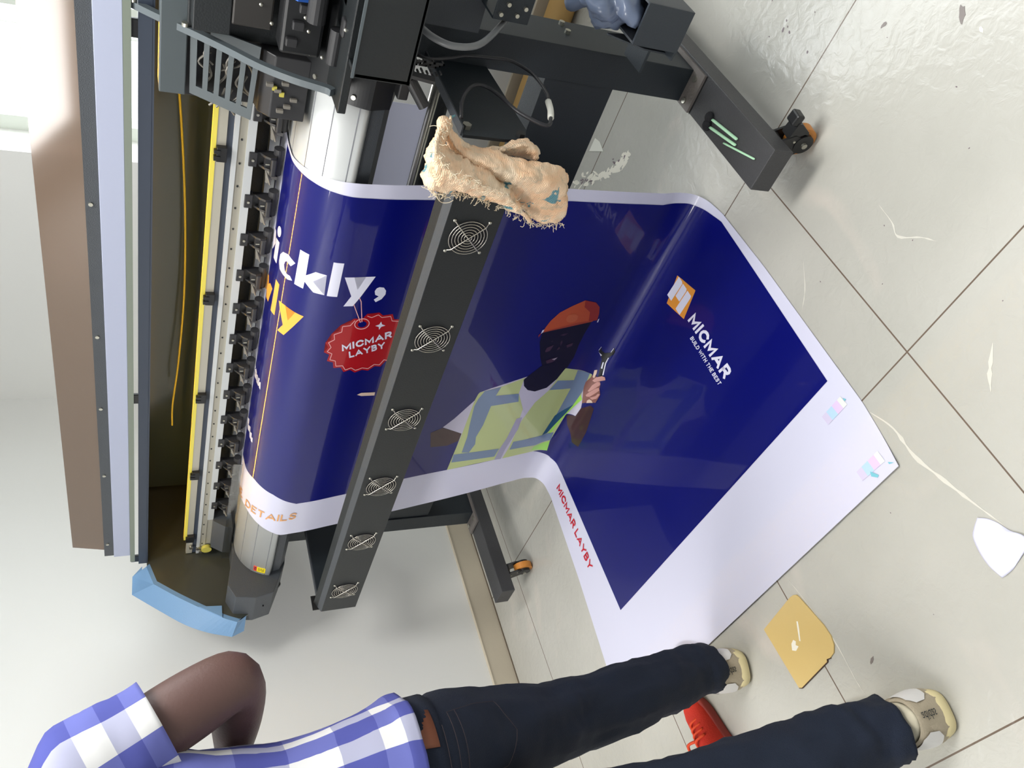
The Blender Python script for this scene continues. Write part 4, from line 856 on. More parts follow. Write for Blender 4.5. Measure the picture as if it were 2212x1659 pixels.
RAGB=[[(1.2, 0.6549, 0.8137), (1.19, 0.6722, 0.8202), (1.17, 0.6922, 0.8261), (1.15, 0.7055, 0.8003), (1.14, 0.7135, 0.7657), (1.14, 0.7316, 0.7283), (1.145, 0.7464, 0.6938), (1.15, 0.7682, 0.672)], [(1.17, 0.6475, 0.841), (1.15, 0.665, 0.8541), (1.12, 0.682, 0.8617), (1.11, 0.7081, 0.8323), (1.105, 0.7148, 0.7977), (1.11, 0.7301, 0.7564), (1.12, 0.7503, 0.7102), (1.135, 0.7827, 0.6653)], [(1.18, 0.6602, 0.8432), (1.15, 0.6744, 0.8582), (1.13, 0.7072, 0.8648), (1.125, 0.7486, 0.8469), (1.12, 0.7487, 0.8094), (1.125, 0.7572, 0.7611), (1.13, 0.7728, 0.7085), (1.14, 0.8186, 0.6259)], [(1.2, 0.69, 0.8383), (1.18, 0.7111, 0.8509), (1.165, 0.7491, 0.8578), (1.15, 0.7772, 0.8371), (1.15, 0.7727, 0.7941), (1.15, 0.7784, 0.7515), (1.15, 0.7925, 0.7049), (1.15, 0.8223, 0.6309)]]
RAGC=[[(1.21, 0.7178, 0.7336), (1.21, 0.7039, 0.7008), (1.21, 0.6874, 0.6639), (1.21, 0.6956, 0.6367), (1.21, 0.7119, 0.6227)], [(1.18, 0.7026, 0.7387), (1.18, 0.6945, 0.7047), (1.18, 0.6841, 0.6757), (1.18, 0.6916, 0.6587), (1.18, 0.7075, 0.6432)], [(1.2, 0.7177, 0.7228), (1.2, 0.7195, 0.6893), (1.2, 0.7225, 0.6643), (1.2, 0.7237, 0.6494), (1.2, 0.7265, 0.6307)]]
# ================================================================ banner
def coord(p): return p
def bm_from_polys(polys,layer):
    bm=nb()
    for pts in polys:
        if len(pts)<3: continue
        vs=[bm.verts.new((a,b,0)) for a,b in pts]
        try: bm.faces.new(vs)
        except Exception: continue
    return bm
def lay(bm,layer,smooth=True):
    """cut the flat print along lines across the sheet and lay it on the sheet's own curve"""
    bmesh.ops.triangulate(bm,faces=bm.faces)
    s0=min(v.co.x for v in bm.verts);s1=max(v.co.x for v in bm.verts)
    for s in SP:
        if s0<s<s1:
            bmesh.ops.bisect_plane(bm,geom=bm.verts[:]+bm.edges[:]+bm.faces[:],plane_co=(s,0,0),plane_no=(1,0,0),dist=1e-6)
    for v in bm.verts:
        v.co=Vector(pos(v.co.x,v.co.y,.00035*layer+.0004+v.co.z))
    for f in bm.faces: pass
    bm.normal_update()
    for f in bm.faces:
        c=f.calc_center_median(); k=min(range(0,len(DP),2),key=lambda i:(DP[i][0]-c.x)**2+(DP[i][1]-c.z)**2)
        if f.normal.x*NRM[k][0]+f.normal.z*NRM[k][1]<0: f.normal_flip()
    bm.normal_update()
def edge_far(s): # the sheet widens a touch where it lies slack on the tiles
    T=((0,2.135),(.29,2.13),(.42,2.182),(.6,2.172),(.82,2.165),(1.05,2.145),(1.2,2.13),(1.42,2.112),(1.72,2.14),(2.0,2.178),(2.2,2.20))
    for a,b in zip(T,T[1:]):
        if s<=b[0]: return a[1]+(b[1]-a[1])*(s-a[0])/(b[0]-a[0])
    return T[-1][1]
def edge_near(s):
    T=((0,.925),(.25,.925),(.34,.911),(.42,.90),(.6,.896),(.93,.899),(1.22,.910),(1.32,.904),(1.42,.890),(1.62,.886),(2.03,.892),(2.2,.912))
    for a,b in zip(T,T[1:]):
        if s<=b[0]: return a[1]+(b[1]-a[1])*(s-a[0])/(b[0]-a[0])
    return T[-1][1]
bm=nb(); rows=[]
NS=60
for s in SP:
    y0=edge_near(s);y1=edge_far(s)
    rows.append([bm.verts.new(pos(s,y0+(y1-y0)*j/NS,.0)) for j in range(NS+1)])
for v in rows[-1]+rows[-2]: pass
for a,b in zip(rows,rows[1:]):
    for j in range(NS): bm.faces.new((a[j],a[j+1],b[j+1],b[j]))
bmesh.ops.recalc_face_normals(bm,faces=bm.faces)
BN=link('printed_banner',bm,M['vinyl'],None,True)
tag(BN,'long dark blue printed vinyl banner with white margins, hanging from the printer onto the floor','banner')
# white unprinted part and blue field
bs=[(.20,.933)]+[(.3,.933),(.45,.933),(.95,.933),(1.24,.945),(1.33,.93),(1.43,.906),(1.6,.913),(1.94,.9287),(1.9159,1.984),(1.45,1.990),(1.33,1.992),(1.247,1.962),(.785,1.984),(.594,2.008),(.449,2.018),(.378,1.98),(.31,1.965),(.20,1.985)]
bm=bm_from_polys([bs],1)
lay(bm,1); link('blue_printed_field',bm,M['pblue'],BN,True)
parts={}
for part,layer,mt,pts in POLYS: parts.setdefault(part,{}).setdefault(mt,[]).append((layer,pts))
def text_bm(txt,tri,bold):
    cu=bpy.data.curves.new('t','FONT'); cu.body=txt; cu.offset=bold; cu.resolution_u=4
    o=bpy.data.objects.new('t',cu); COL.objects.link(o)
    dg=bpy.context.evaluated_depsgraph_get(); me=bpy.data.meshes.new_from_object(o.evaluated_get(dg))
    bm=nb(); bm.from_mesh(me); bpy.data.objects.remove(o); bpy.data.curves.remove(cu); bpy.data.meshes.remove(me)
    x0=min(v.co.x for v in bm.verts);x1=max(v.co.x for v in bm.verts);y0=min(v.co.y for v in bm.verts);y1=max(v.co.y for v in bm.verts)
    if tri is not None:
        BL,BR,TL=[Vector(p).to_2d() for p in tri]
        for v in bm.verts:
            u=(v.co.x-x0)/(x1-x0);w=(v.co.y-y0)/(y1-y0);p=BL+(BR-BL)*u+(TL-BL)*w; v.co=Vector((p.x,p.y,0))
    return bm
GL={'M':(.95,[[(0,0),(0,1),(.475,.22),(.95,1),(.95,0)]]),'I':(0.0,[[(0,0),(0,1)]]),'C':(.80,[[(.80,.78),(.66,.93),(.45,1),(.22,.93),(.05,.72),(0,.5),(.05,.28),(.22,.07),(.45,0),(.66,.07),(.80,.22)]]),
'A':(.9,[[(0,0),(.45,1),(.9,0)],[(.17,.30),(.73,.30)]]),'R':(.68,[[(0,0),(0,1),(.42,1),(.60,.90),(.66,.72),(.60,.54),(.42,.45),(0,.45)],[(.36,.45),(.68,0)]]),'L':(.55,[[(0,1),(0,0),(.55,0)]]),
'Y':(.84,[[(0,1),(.42,.45),(.84,1)],[(.42,.5),(.42,0)]]),'B':(.64,[[(0,0),(0,1),(.40,1),(.56,.90),(.58,.76),(.54,.62),(.40,.53),(0,.53)],[(.38,.53),(.58,.44),(.64,.27),(.58,.10),(.40,0),(0,0)]]),
'U':(.72,[[(0,1),(0,.33),(.08,.12),(.24,.01),(.48,.01),(.64,.12),(.72,.33),(.72,1)]]),'D':(.74,[[(0,0),(0,1),(.34,1),(.56,.92),(.70,.72),(.74,.5),(.70,.28),(.56,.08),(.34,0),(0,0)]]),
'W':(1.2,[[(0,1),(.30,0),(.6,.95),(.9,0),(1.2,1)]]),'T':(.74,[[(0,1),(.74,1)],[(.37,1),(.37,0)]]),'H':(.70,[[(0,0),(0,1)],[(.70,0),(.70,1)],[(0,.52),(.70,.52)]]),
'E':(.55,[[(.57,1),(0,1),(0,0),(.57,0)],[(0,.52),(.50,.52)]]),'S':(.60,[[(.60,.80),(.48,.95),(.28,1),(.08,.92),(.02,.76),(.10,.60),(.32,.51),(.52,.42),(.60,.25),(.52,.08),(.30,0),(.10,.05),(0,.20)]])}
def stroke_bm(txt,tri,w):
    """bold sans letters drawn as mitred strokes, w = stroke width / cap height"""
    BL,BR,TL=[Vector(p).to_2d() for p in tri]; segs=[];x=w/2
    for ch in txt:
        if ch==' ': x+=.42; continue
        adv,pls=GL[ch]
        for pl_ in pls: segs.append([(x+a,w/2+b*(1-w)) for a,b in pl_])
        x+=adv+w+.16
    tot=x-.16-w/2
    bm=nb()
    for zi,pl_ in enumerate(segs):
        L_=[];R_=[];n=len(pl_)
        for i,p in enumerate(pl_):
            d0=(Vector(p)-Vector(pl_[i-1])).normalized() if i>0 else None; d1=(Vector(pl_[i+1])-Vector(p)).normalized() if i<n-1 else None
            if d0 is None or d1 is None:
                d=d1 or d0; e=w/2 if i==0 else -w/2
                q=Vector(p)-d*(e if n>2 or abs(d.x)<.01 or abs(d.y)>.5 else 0); nn=Vector((-d.y,d.x))*w/2
                L_.append(q+nn);R_.append(q-nn)
            else:
                m_=(Vector((-d0.y,d0.x))+Vector((-d1.y,d1.x))); l=m_.length
                if l<.35: m_=Vector((-d0.y,d0.x))*w/2
                else:
                    m_.normalize(); k=min(1.9,1/max(.2,m_.dot(Vector((-d0.y,d0.x))))); m_=m_*w/2*k
                L_.append(Vector(p)+m_);R_.append(Vector(p)-m_)
        for i in range(n-1):
            q=[L_[i],L_[i+1],R_[i+1],R_[i]]
            vs=[]
            for p in q:
                y=min(1,max(0,p.y)); P_=BL+(BR-BL)*(p.x/tot)+(TL-BL)*y; vs.append(bm.verts.new((P_.x,P_.y,(zi%3)*.00006)))
            try: bm.faces.new(vs)
            except Exception: pass
    return bm
texts={}
for part,layer,mt,txt,tri in TEXTS: texts.setdefault((part,mt),[]).append((layer,txt,tri))
for k in texts: parts.setdefault(k[0],{}).setdefault(k[1],[])
tmpm=bpy.data.meshes.new('tmp')
for part,dm in parts.items():
    ml=list(dm); big=nb()
    for mi,mt in enumerate(ml):
        byl={}
        for layer,pts in dm[mt]: byl.setdefault(layer,[]).append(pts)
        todo=[(l,bm_from_polys(ps_,l)) for l,ps_ in byl.items()]
        for layer,txt,tri in texts.get((part,mt),[]): todo.append((layer,stroke_bm(txt,tri,{'company_logo':.25 if txt=='MICMAR' else .21,'tag_badge':.24,'red_lettering':.21,'orange_lettering':.17}[part])))
        for l,b_ in todo:
            lay(b_,l)
            for f in b_.faces: f.material_index=mi
            b_.to_mesh(tmpm); b_.free(); big.from_mesh(tmpm)
    # keep every face turned away from the sheet
    link(part.split('#')[0],big,None,BN,True,[M[x] for x in ml])
bpy.data.meshes.remove(tmpm)
# white vinyl at the back of the printer, feeding in
bm=nb(); prism(bm,[(1.73,.839),(1.7285,.839),(1.7285,.66),(1.73,.66)],'Y',.93,2.13); 
rv=link('rear_vinyl_sheet',bm,M['vinylb'],None); tag(rv,'lilac white vinyl sheet hanging behind the print bed from the feed side','vinyl sheet')

# ================================================================ rag on the fan bar
RG=thing('cotton_rag','frayed peach cotton rag with blue ink stains draped over the end of the fan bar','rag',loc=(1.2,.76,.79))
def ragpiece(name,rows,m,n=6,amp=.007,seed=0,th=.0025,mats=None,mf=None):
    bm=nb(); V,F=grid(bm,rows,n); bmesh.ops.recalc_face_normals(bm,faces=F)
    bm.normal_update()
    for v in bm.verts:
        q=v.co*38+Vector((seed,0,0)); v.co+=v.normal*(noise.noise(q)*amp+(abs(noise.noise(q*2.2))-.2)*amp*1.1+noise.noise(q*5)*amp*.25)
    if mf:
        for f in bm.faces: f.material_index=mf(f.calc_center_median())
    o=link(name,bm,m,RG,True,mats); s=o.modifiers.new('t','SOLIDIFY'); s.thickness=th; s.offset=-1; return o
def stain(c):
    k=noise.noise(c*55+Vector((7,3,1))); 
    return 1 if (k>.22 and c.z<.70) else 0
ragpiece('long_fold',RAGA,M['rag'],10,.006,1)
ragpiece('frayed_fold',RAGB,M['rag'],10,.008,5)
ragpiece('back_flap',RAGC,M['rag'],8,.005,9)
bm=nb()
tops=[Vector(RAGA[0][0]),Vector(RAGB[0][0])]
tube(bm,spline([tops[0]+Vector((.0,0,.006)),tops[0]+Vector((-.012,-.004,.016)),tops[0]+Vector((-.018,.008,.012)),tops[0]+Vector((-.006,.014,.0))],5),.009,10); link('knotted_tip',bm,M['rag'],RG,True)
bm=nb(); rnd=random.Random(11)
edge=spline(RAGB[3],6)+spline(RAGA[3],6); e2=spline(RAGB[1],6)
for i in range(420):
    p=rnd.choice(edge[len(edge)//5:]) if i<300 else rnd.choice(e2); p=Vector(p)+Vector((rnd.uniform(-.008,-.001),rnd.uniform(-.004,.004),rnd.uniform(-.004,.006)))
    q=[p]; d=Vector((rnd.uniform(-.3,.2),rnd.uniform(.0,1),rnd.uniform(-1,.6))).normalized()
    for j in range(4):
        d=(d+Vector((rnd.uniform(-.8,.8),rnd.uniform(-.8,.8),rnd.uniform(-.8,.8)))).normalized(); q.append(q[-1]+d*rnd.uniform(.002,.005))
    tube(bm,spline(q,3),.0005,4)
p=Vector(RAGB[3][3]); tube(bm,spline([p,p+Vector((-.01,.006,-.006)),p+Vector((-.01,.016,-.018)),p+Vector((-.012,.014,-.03)),p+Vector((-.012,.008,-.038))],5),.0006,5)
o=link('frayed_threads',bm,M['ragt'],RG); o['kind']='stuff'

# ================================================================ cables, bag, swabs
cg=tubeo('grey_cable',[(1.40,.575,.885),(1.36,.58,.861),(1.325,.582,.842),(1.305,.582,.808),(1.325,.58,.755),(1.405,.575,.690),(1.50,.565,.625),(1.565,.555,.59)],.0062,M['cabl'],None,12)
tag(cg,'thick grey cable looping down beside the near printer leg','cable')
cb=tubeo('black_cable',[(1.405,.652,.845),(1.386,.650,.816),(1.400,.648,.77),(1.415,.646,.735),(1.425,.646,.68),(1.432,.648,.633),(1.395,.65,.597),(1.327,.65,.591),(1.29,.65,.600)],.0033,M['cabd'],None,10)
cb2=tubeo('black_cable_end',[(1.232,.65,.617),(1.205,.650,.630),(1.203,.650,.648),(1.235,.650,.683),(1.283,.650,.703),(1.312,.650,.722),(1.312,.650,.745),(1.285,.650,.770),(1.25,.655,.788),(1.225,.672,.792)],.0036,M['cabd'],cb,10)
cw=tubeo('white_tape_joint',[(1.292,.65,.600),(1.26,.65,.607),(1.230,.65,.618)],.0062,M['paper'],cb,10)
tag(cb,'thin black cable with a white taped joint curling in front of the near printer leg','cable')
# plastic bag in the tray
bm=nb(); ball(bm,(1.385,.468,.505),.05,(2.0,.85,1.5),48,32)
for v in bm.verts:
    q=v.co*15; v.co+=v.normal*(abs(noise.noise(q))*.055-.016+abs(noise.noise(q*2.6))*.022); 
    if v.co.z<.47: v.co.z=max(.405,.47+(v.co.z-.47)*.9); v.co.x=min(max(v.co.x,1.268),1.49); v.co.y=min(max(v.co.y,.4295),.495)
    v.co.x=max(v.co.x,1.268); v.co.y=max(v.co.y,.4295) if v.co.z<.5 else v.co.y
bg=link('plastic_bag',bm,M['bagm'],None,True); tag(bg,'crumpled grey blue plastic bag stuffed in the tray beside the near leg','bag')
bm=nb(); rnd=random.Random(2)
bm.free()
# foam swabs lying on the foot beam
def swab(a,b,head,label,dark=True,r=.0036,w=.0013):
    a=Vector(a);b=Vector(b);d=(b-a).normalized()
    bm=nb(); tube(bm,[a,a+d*.01,b-d*.003,b],[r*.8,r,r,r*.6],10,flat=.45)
    o=link('cleaning_swab',bm,M['green'],None,True); tag(o,label,'swab','cleaning swabs on the foot beam')
    if head:
        bm=nb(); ball(bm,a-d*.010,.0125,(1,1,.75),16,12); link('foam_tip',bm,M['foamb'],o,True)
    return o
swab((1.362,.668,.1545),(1.258,.653,.1545),1,'green swab with black foam tip on the foot beam, nearer the castor brake side')
swab((1.357,.684,.1545),(1.253,.664,.1545),1,'green swab with black foam tip lying between the other two swabs')
swab((1.292,.683,.1535),(1.184,.652,.1535),0,'thin bare green stick without a foam tip, nearest the foot beam end',r=.0025)
# golden board, torn scraps
cp=[(.512,1.463),(.527,1.338),(.5262,1.326),(.522,1.3165),(.5135,1.3125),(.436,1.291),(.410,1.2885),(.392,1.294),(.380,1.306),(.3765,1.322),(.3785,1.333),(.374,1.336),(.3625,1.443),(.366,1.451)]
bd=prismo('plywood_offcut',cp,'Z',.0004,.004,M['card'],None,.0006); tag(bd,'flat golden brown board offcut with rounded corners lying on the tiles','board')
bm=nb(); P=[(.3765,1.322),(.3785,1.333),(.374,1.336),(.3625,1.443),(.366,1.451)]
for a,b in zip(P,P[1:]):
    d=Vector((b[0]-a[0],b[1]-a[1])).normalized(); n=Vector((d.y,-d.x))*.0016
    if n.x>0: n=-n
    prism(bm,[a,b,(b[0]+n.x,b[1]+n.y),(a[0]+n.x,a[1]+n.y)],'Z',.0002,.0034)
link('sawn_edge',bm,M['cardd'],bd)
bm=nb(); prism(bm,[(.452,1.393),(.446,1.388),(.440,1.394),(.434,1.388),(.430,1.402),(.436,1.412),(.448,1.404)],'Z',.004,.0044); prism(bm,[(.476,1.352),(.462,1.36),(.44,1.375),(.442,1.378),(.465,1.364),(.478,1.356)],'Z',.004,.0043); link('dried_glue',bm,M['inkl'],bd)
rows=[[(.414,.846,.003),(.404,.864,.003),(.392,.876,.004),(.366,.884,.003),(.340,.884,.004),(.3145,.8795,.001)],[(.405,.834,.002),(.394,.848,.006),(.380,.856,.008),(.360,.862,.008),(.338,.866,.006),(.314,.872,.002)],[(.398,.828,.001),(.378,.824,.005),(.366,.822,.008),(.352,.826,.009),(.336,.834,.006),(.3145,.860,.002)],[(.388,.822,.001),(.366,.812,.002),(.352,.800,.004),(.340,.796,.005),(.332,.800,.004),(.3155,.852,.001)]]
bm=nb(); V,F=grid(bm,rows,5); bmesh.ops.recalc_face_normals(bm,faces=F); sc=link('vinyl_scrap',bm,M['paperw'],None,True); m_=sc.modifiers.new('t','SOLIDIFY'); m_.thickness=.0006; tag(sc,'curled white vinyl scrap with pointed ends on the tiles at the right','scrap')
sc=prismo('paper_scrap',[(1.982,1.093),(1.95,1.085),(1.911,1.094),(1.983,1.141)],'Z',.0004,.0016,M['paper'],None); tag(sc,'small white triangular paper scrap on the tiles behind the crossbeam','scrap')
bm=nb(); tube(bm,spline([(.3,0,0),(0,0,0)],2),.001,4); bm.free()
# bundle of wrapping behind the hanging banner
bm=nb(); ball(bm,(1.53,2.17,.522),.05,(.6,1.9,.55),28,18)
for v in bm.verts: q=v.co*24; v.co+=v.normal*(noise.noise(q)*.02+noise.noise(q*2.6)*.008)
for v in bm.verts: v.co.z=max(v.co.z,.5085)
wr=link('crumpled_wrapping',bm,M['inkl'],None,True); tag(wr,'crumpled translucent wrapping resting on the crossbeam behind the banner','wrapping')
# ================================================================ walking person
FW=Vector((.54,.84,0)).normalized(); RT=Vector((.84,-.54,0)).normalized(); UP=Vector((0,0,1))
PC=Vector((.393,1.460,.93))-RT*.062
def J(r=0,f=0,u=0): return PC+RT*r+FW*f+UP*u
def skin(name,chains,m,parent,lv=2,smooth=True):
    """chains: lists of (key,point,(rx,ry)); shared keys join. Grown with a Skin modifier, then baked"""
    vs=[];rad=[];idx={};ed=[]
    for ch in chains:
        prev=None
        for k,p,r in ch:
            if k not in idx: idx[k]=len(vs); vs.append(p); rad.append(r)
            if prev is not None: ed.append((prev,idx[k]))
            prev=idx[k]
    me=bpy.data.meshes.new(name); me.from_pydata([tuple(v) for v in vs],ed,[]); o=bpy.data.objects.new(name,me); COL.objects.link(o)
    sk=o.modifiers.new('skin','SKIN'); sk.use_smooth_shade=True
    for i,r in enumerate(rad): d=me.skin_vertices[0].data[i]; d.radius=r if isinstance(r,tuple) else (r,r); d.use_root=(i==0)
    ss=o.modifiers.new('ss','SUBSURF'); ss.levels=lv; ss.render_levels=lv
    dg=bpy.context.evaluated_depsgraph_get(); m2=bpy.data.meshes.new_from_object(o.evaluated_get(dg))
    bpy.data.objects.remove(o); bpy.data.meshes.remove(me); m2.name=name
    o=bpy.data.objects.new(name,m2); COL.objects.link(o); m2.materials.clear(); m2.materials.append(m)
    for p in m2.polygons: p.use_smooth=True
    if parent is not None: o.parent=parent
    return o
def ringloft(name,rings,m,parent,cap0=True,cap1=True,uvf=None,n2=1):
    """rings: lists of points, equal count; smooth loft"""
    bm=nb(); uvl=bm.loops.layers.uv.new('UVMap') if uvf else None
    cols=[spline([r[j] for r in rings],n2) for j in range(len(rings[0]))] if n2>1 else [[r[j] for r in rings] for j in range(len(rings[0]))]
    V=[[bm.verts.new(c[i]) for c in cols] for i in range(len(cols[0]))]; n=len(cols)
    for i in range(len(V)-1):
        for j in range(n):
            f=bm.faces.new((V[i][j],V[i][(j+1)%n],V[i+1][(j+1)%n],V[i+1][j]))
            if uvf:
                for l,(a,b) in zip(f.loops,((i,j),(i,j+1),(i+1,j+1),(i+1,j))): l[uvl].uv=uvf(a/(len(V)-1),b/n)
    if cap0: bm.faces.new(V[0][::-1])
    if cap1: bm.faces.new(V[-1])
    bmesh.ops.recalc_face_normals(bm,faces=bm.faces)
    return link(name,bm,m,parent,True)
def ering(c,ax,ay,rx,ry,n=32,fold=0,ph=0,seed=0,pw=2.0):
    c=Vector(c);ax=Vector(ax).normalized();ay=Vector(ay).normalized();out=[]
    for i in range(n):
        t=2*math.pi*i/n; ct,st=math.cos(t),math.sin(t)
        k=(abs(ct)**pw+abs(st)**pw)**(-1/pw)
        w=1+fold*(noise.noise(Vector((ct*2.2+seed,st*2.2,ph)))*1.0+noise.noise(Vector((ct*5+seed,st*5,ph*1.7)))*.5)
        out.append(c+ax*(ct*k*rx*w)+ay*(st*k*ry*w))
    return out
hipR=J(.085,0,-.03);hipL=J(-.085,.0,-.03)
ankR=Vector((.500,1.612,.105));ankL=Vector((.196,1.203,.105))
kneR=Vector((.450,1.580,.52)); kneL=Vector((.200,1.360,.50))
chest=J(.0,-.01,.34);neck=J(0,-.01,.53);head0=J(0,.015,.60)
shR=J(.165,-.015,.475);shL=J(-.165,-.015,.475)
elR=Vector((.574,1.356,1.172));wrR=Vector((.495,1.545,1.18))
elL=J(-.24,.03,.20);wrL=J(-.09,.22,.26)
B=skin('person',[[('p',J(0,0,0),(.13,.10)),('w',J(0,-.005,.16),(.115,.088)),('c',chest,(.135,.10)),('n0',J(0,-.01,.475),(.11,.07)),('n1',neck,(.056,.056)),('n2',J(0,.005,.575),(.055,.057)),('h1',J(0,.02,.645),(.070,.085)),('h2',J(0,.025,.72),(.074,.092)),('h3',J(0,.015,.785),(.055,.07))],
 [('n0',0,0),('sR',shR,(.055,.055)),('uR',(shR+elR)/2,(.062,.062)),('eR',elR,(.060,.058)),('fR',elR*.62+wrR*.38,(.052,.050)),('wR',wrR,(.027,.027)),('hR',wrR+FW*.05-RT*.02,(.018,.034)),('gR',wrR+FW*.085-RT*.035,(.014,.036))],
 [('n0',0,0),('sL',shL,(.05,.05)),('uL',(shL+elL)/2,(.044,.044)),('eL',elL,(.038,.038)),('fL',elL*.6+wrL*.4,(.040,.038)),('wL',wrL,(.026,.026)),('hL',wrL+FW*.04+RT*.04,(.018,.034)),('gL',wrL+FW*.06+RT*.07,(.014,.036))],
 [('p',0,0),('jR',hipR,(.085,.085)),('kR',kneR,(.055,.055)),('aR',ankR,(.038,.038))],
 [('p',0,0),('jL',hipL,(.085,.085)),('kL',kneL,(.055,.055)),('aL',ankL,(.038,.038))]],M['skin'],None,2)
tag(B,'person in checked shirt and dark jeans walking past the printer, seen from behind','person')
# fingers
for s,w0,dr in ((1,wrR+FW*.095-RT*.04,(FW*.8-RT*.5)),(-1,wrL+FW*.07+RT*.08,(FW*.55+RT*.75))):
    dr=dr.normalized()
    for i in range(4):
        b=w0+UP*(.026-.0175*i); L_=(.068,.076,.071,.055)[i]
        skin('finger',[[('a',b-dr*.01,.0088),('b',b+dr*L_*.4,.0085),('c',b+dr*L_*.7-RT*s*.014,.0078),('d',b+dr*L_*.85-RT*s*.034,.0068)]],M['skin'],B,2)
    b=w0-dr*.045+UP*.028
    skin('thumb',[[('a',b,.011),('b',b+UP*.022+dr*.018,.0095),('c',b+UP*.034+dr*.042-RT*s*.01,.008)]],M['skin'],B,2)
# face and hair
hc=J(0,.03,.70)
for e in (-1,1):
    bm=nb(); ball(bm,hc+FW*.085+RT*e*.032+UP*.005,.0115,u=12,v=8); link('eye',bm,M['eye'],B,True)
    bm=nb(); ball(bm,hc+FW*.0945+RT*e*.032+UP*.005,.0045,u=10,v=6); link('iris',bm,M['hair'],B,True)
    bm=nb(); ball(bm,hc-FW*.005+RT*e*.077-UP*.005,.016,(.5,.9,1.7),12,8); link('ear',bm,M['skin'],B,True)
skin('nose',[[('a',hc+FW*.088+UP*.01,.009),('b',hc+FW*.103-UP*.018,.012),('c',hc+FW*.088-UP*.026,.011)]],M['skin'],B,2)
skin('mouth',[[('a',hc+FW*.078-RT*.022-UP*.05,.006),('b',hc+FW*.091-UP*.05,.009),('c',hc+FW*.078+RT*.022-UP*.05,.006)]],M['lipm'],B,2)
bm=nb(); ball(bm,J(0,.008,.742),.091,(1,1,.9),28,18)
for v in bm.verts:
    v.co+=v.normal*noise.noise(v.co*60)*.004
bmesh.ops.bisect_plane(bm,geom=bm.verts[:]+bm.edges[:]+bm.faces[:],plane_co=J(0,.03,.715),plane_no=-(UP*.75-FW*.66),clear_outer=True)
link('hair',bm,M['hair'],B,True)
def wrinkle(o,seed,amp,fx,fz,low):
    me=o.data; nr=[v.normal.copy() for v in me.vertices]
    for v,n in zip(me.vertices,nr):
        q=Vector((v.co.x*fx+seed,v.co.y*fx,v.co.z*fz)); q2=Vector((v.co.x*fx*1.3,v.co.y*fx*1.3+seed,(v.co.z+v.co.x*.6)*fz*.6))
        d=(abs(noise.noise(q))-.22)+(noise.noise(q2))*.7
        a=amp*(1.0 if low is None else .55+.9*max(0,1-abs(v.co.z-low.z-.06)/.22)+.4*max(0,1-abs(v.co.z-.52)/.12))
        v.co+=n*d*a
# shirt: torso tube with stand-off, two short sleeves
def tors(u,r,rx,ry,f=0,fold=.05,ph=0,pw=2.3): return ering(J(r,f,u),RT,FW,rx,ry,48,fold,ph,3,pw)
def hem(u):
    rg=tors(u,0,.188,.150,-.012,.05,.1); return [p+UP*(.0*abs((p-J()).dot(RT)/.188)**2) for p in rg]
T_=[hem(-.020),tors(.004,0,.186,.146,-.012,.05,.3),tors(.035,0,.176,.138,-.01,.05,.6),tors(.10,0,.160,.126,-.008,.09,1.0),tors(.17,0,.150,.120,-.008,.09,1.5),tors(.25,0,.152,.122,-.01,.08,2.0),tors(.33,0,.166,.128,-.014,.06,2.5),tors(.41,0,.192,.126,-.018,.02,3.0),tors(.46,0,.196,.112,-.02,.01,3.3,2.2),tors(.495,0,.165,.092,-.02,0,3.5,2),tors(.525,0,.10,.075,-.015,0,3.6,2),tors(.545,0,.066,.066,-.01,0,3.7,2),tors(.560,0,.068,.068,-.01,0,3.8,2)]
sh=ringloft('shirt',T_,M['shirt'],B,False,False,lambda a,b:(b*1.06,a*.66),4)
wrinkle(sh,4,.007,8,14,None); s_=sh.modifiers.new('t','SOLIDIFY'); s_.thickness=.0025
def sleeve(S,E,t1,r0,r1,seed):
    ax=(E-S).normalized(); sx=ax.cross(FW).normalized(); sy=ax.cross(sx).normalized(); L_=(E-S).length
    st=S-ax*.055-(RT if (S-PC).dot(RT)>0 else -RT)*.02
    rg=[ering(st,sx,sy,r0*.72,r0*.85,36,.02,0,seed),ering(S-ax*.015,sx,sy,r0*1.0,r0*1.0,36,.05,.4,seed)]
    for k in range(1,7):
        t=k/6*t1; rg.append(ering(S+ax*L_*t,sx,sy,r0+(r1-r0)*k/6,r0+(r1-r0)*k/6,36,.07 if k<6 else .03,.5+k*.45,seed))
    o=ringloft('sleeve',rg,M['shirt'],B,True,False,lambda a,b:(b*.44,a*.22),3); m_=o.modifiers.new('t','SOLIDIFY'); m_.thickness=.0025; return o
sleeve(shR,elR,.46,.084,.078,2); sleeve(shL,elL,.60,.078,.068,6)
bm=nb()
# jeans: hips + two legs as lofts
def leg(hip,kn,an,sgn,seed,hem):
    a1=(kn-hip).normalized();a2=(an-kn).normalized(); rg=[]
    pts=[(J(sgn*.072,-.008,-.02),.090,.104),(J(sgn*.078,-.012,-.06),.096,.114),(hip*.78+kn*.22,.098,.112),(hip*.58+kn*.42,.094,.104),(hip*.33+kn*.67,.088,.096),(hip*.12+kn*.88,.083,.088),(kn*.88+an*.12,.078,.080),(kn*.62+an*.38,.072,.078),(kn*.36+an*.64,.067,.074),(kn*.14+an*.86,.062,.069),(an-a2*.02,.060,.068),(an+a2*.022,.059,.068)]
    for i,(c,rx,ry) in enumerate(pts):
        d=(UP*-1 if i<2 else (a1 if i<6 else a2)); x=RT-d*RT.dot(d); x.normalize(); y=d.cross(x)
        rg.append(ering(c,x,y,rx,ry,40,.03 if i<3 else (.15 if i in (5,6,7) else .12),i*1.3,seed))
    o=ringloft('trouser_leg',rg,M['jeans'],B,True,False,None,7); wrinkle(o,seed,.0075,11,30,(an-a2*.02)); m_=o.modifiers.new('t','SOLIDIFY'); m_.thickness=.003; return o,rg
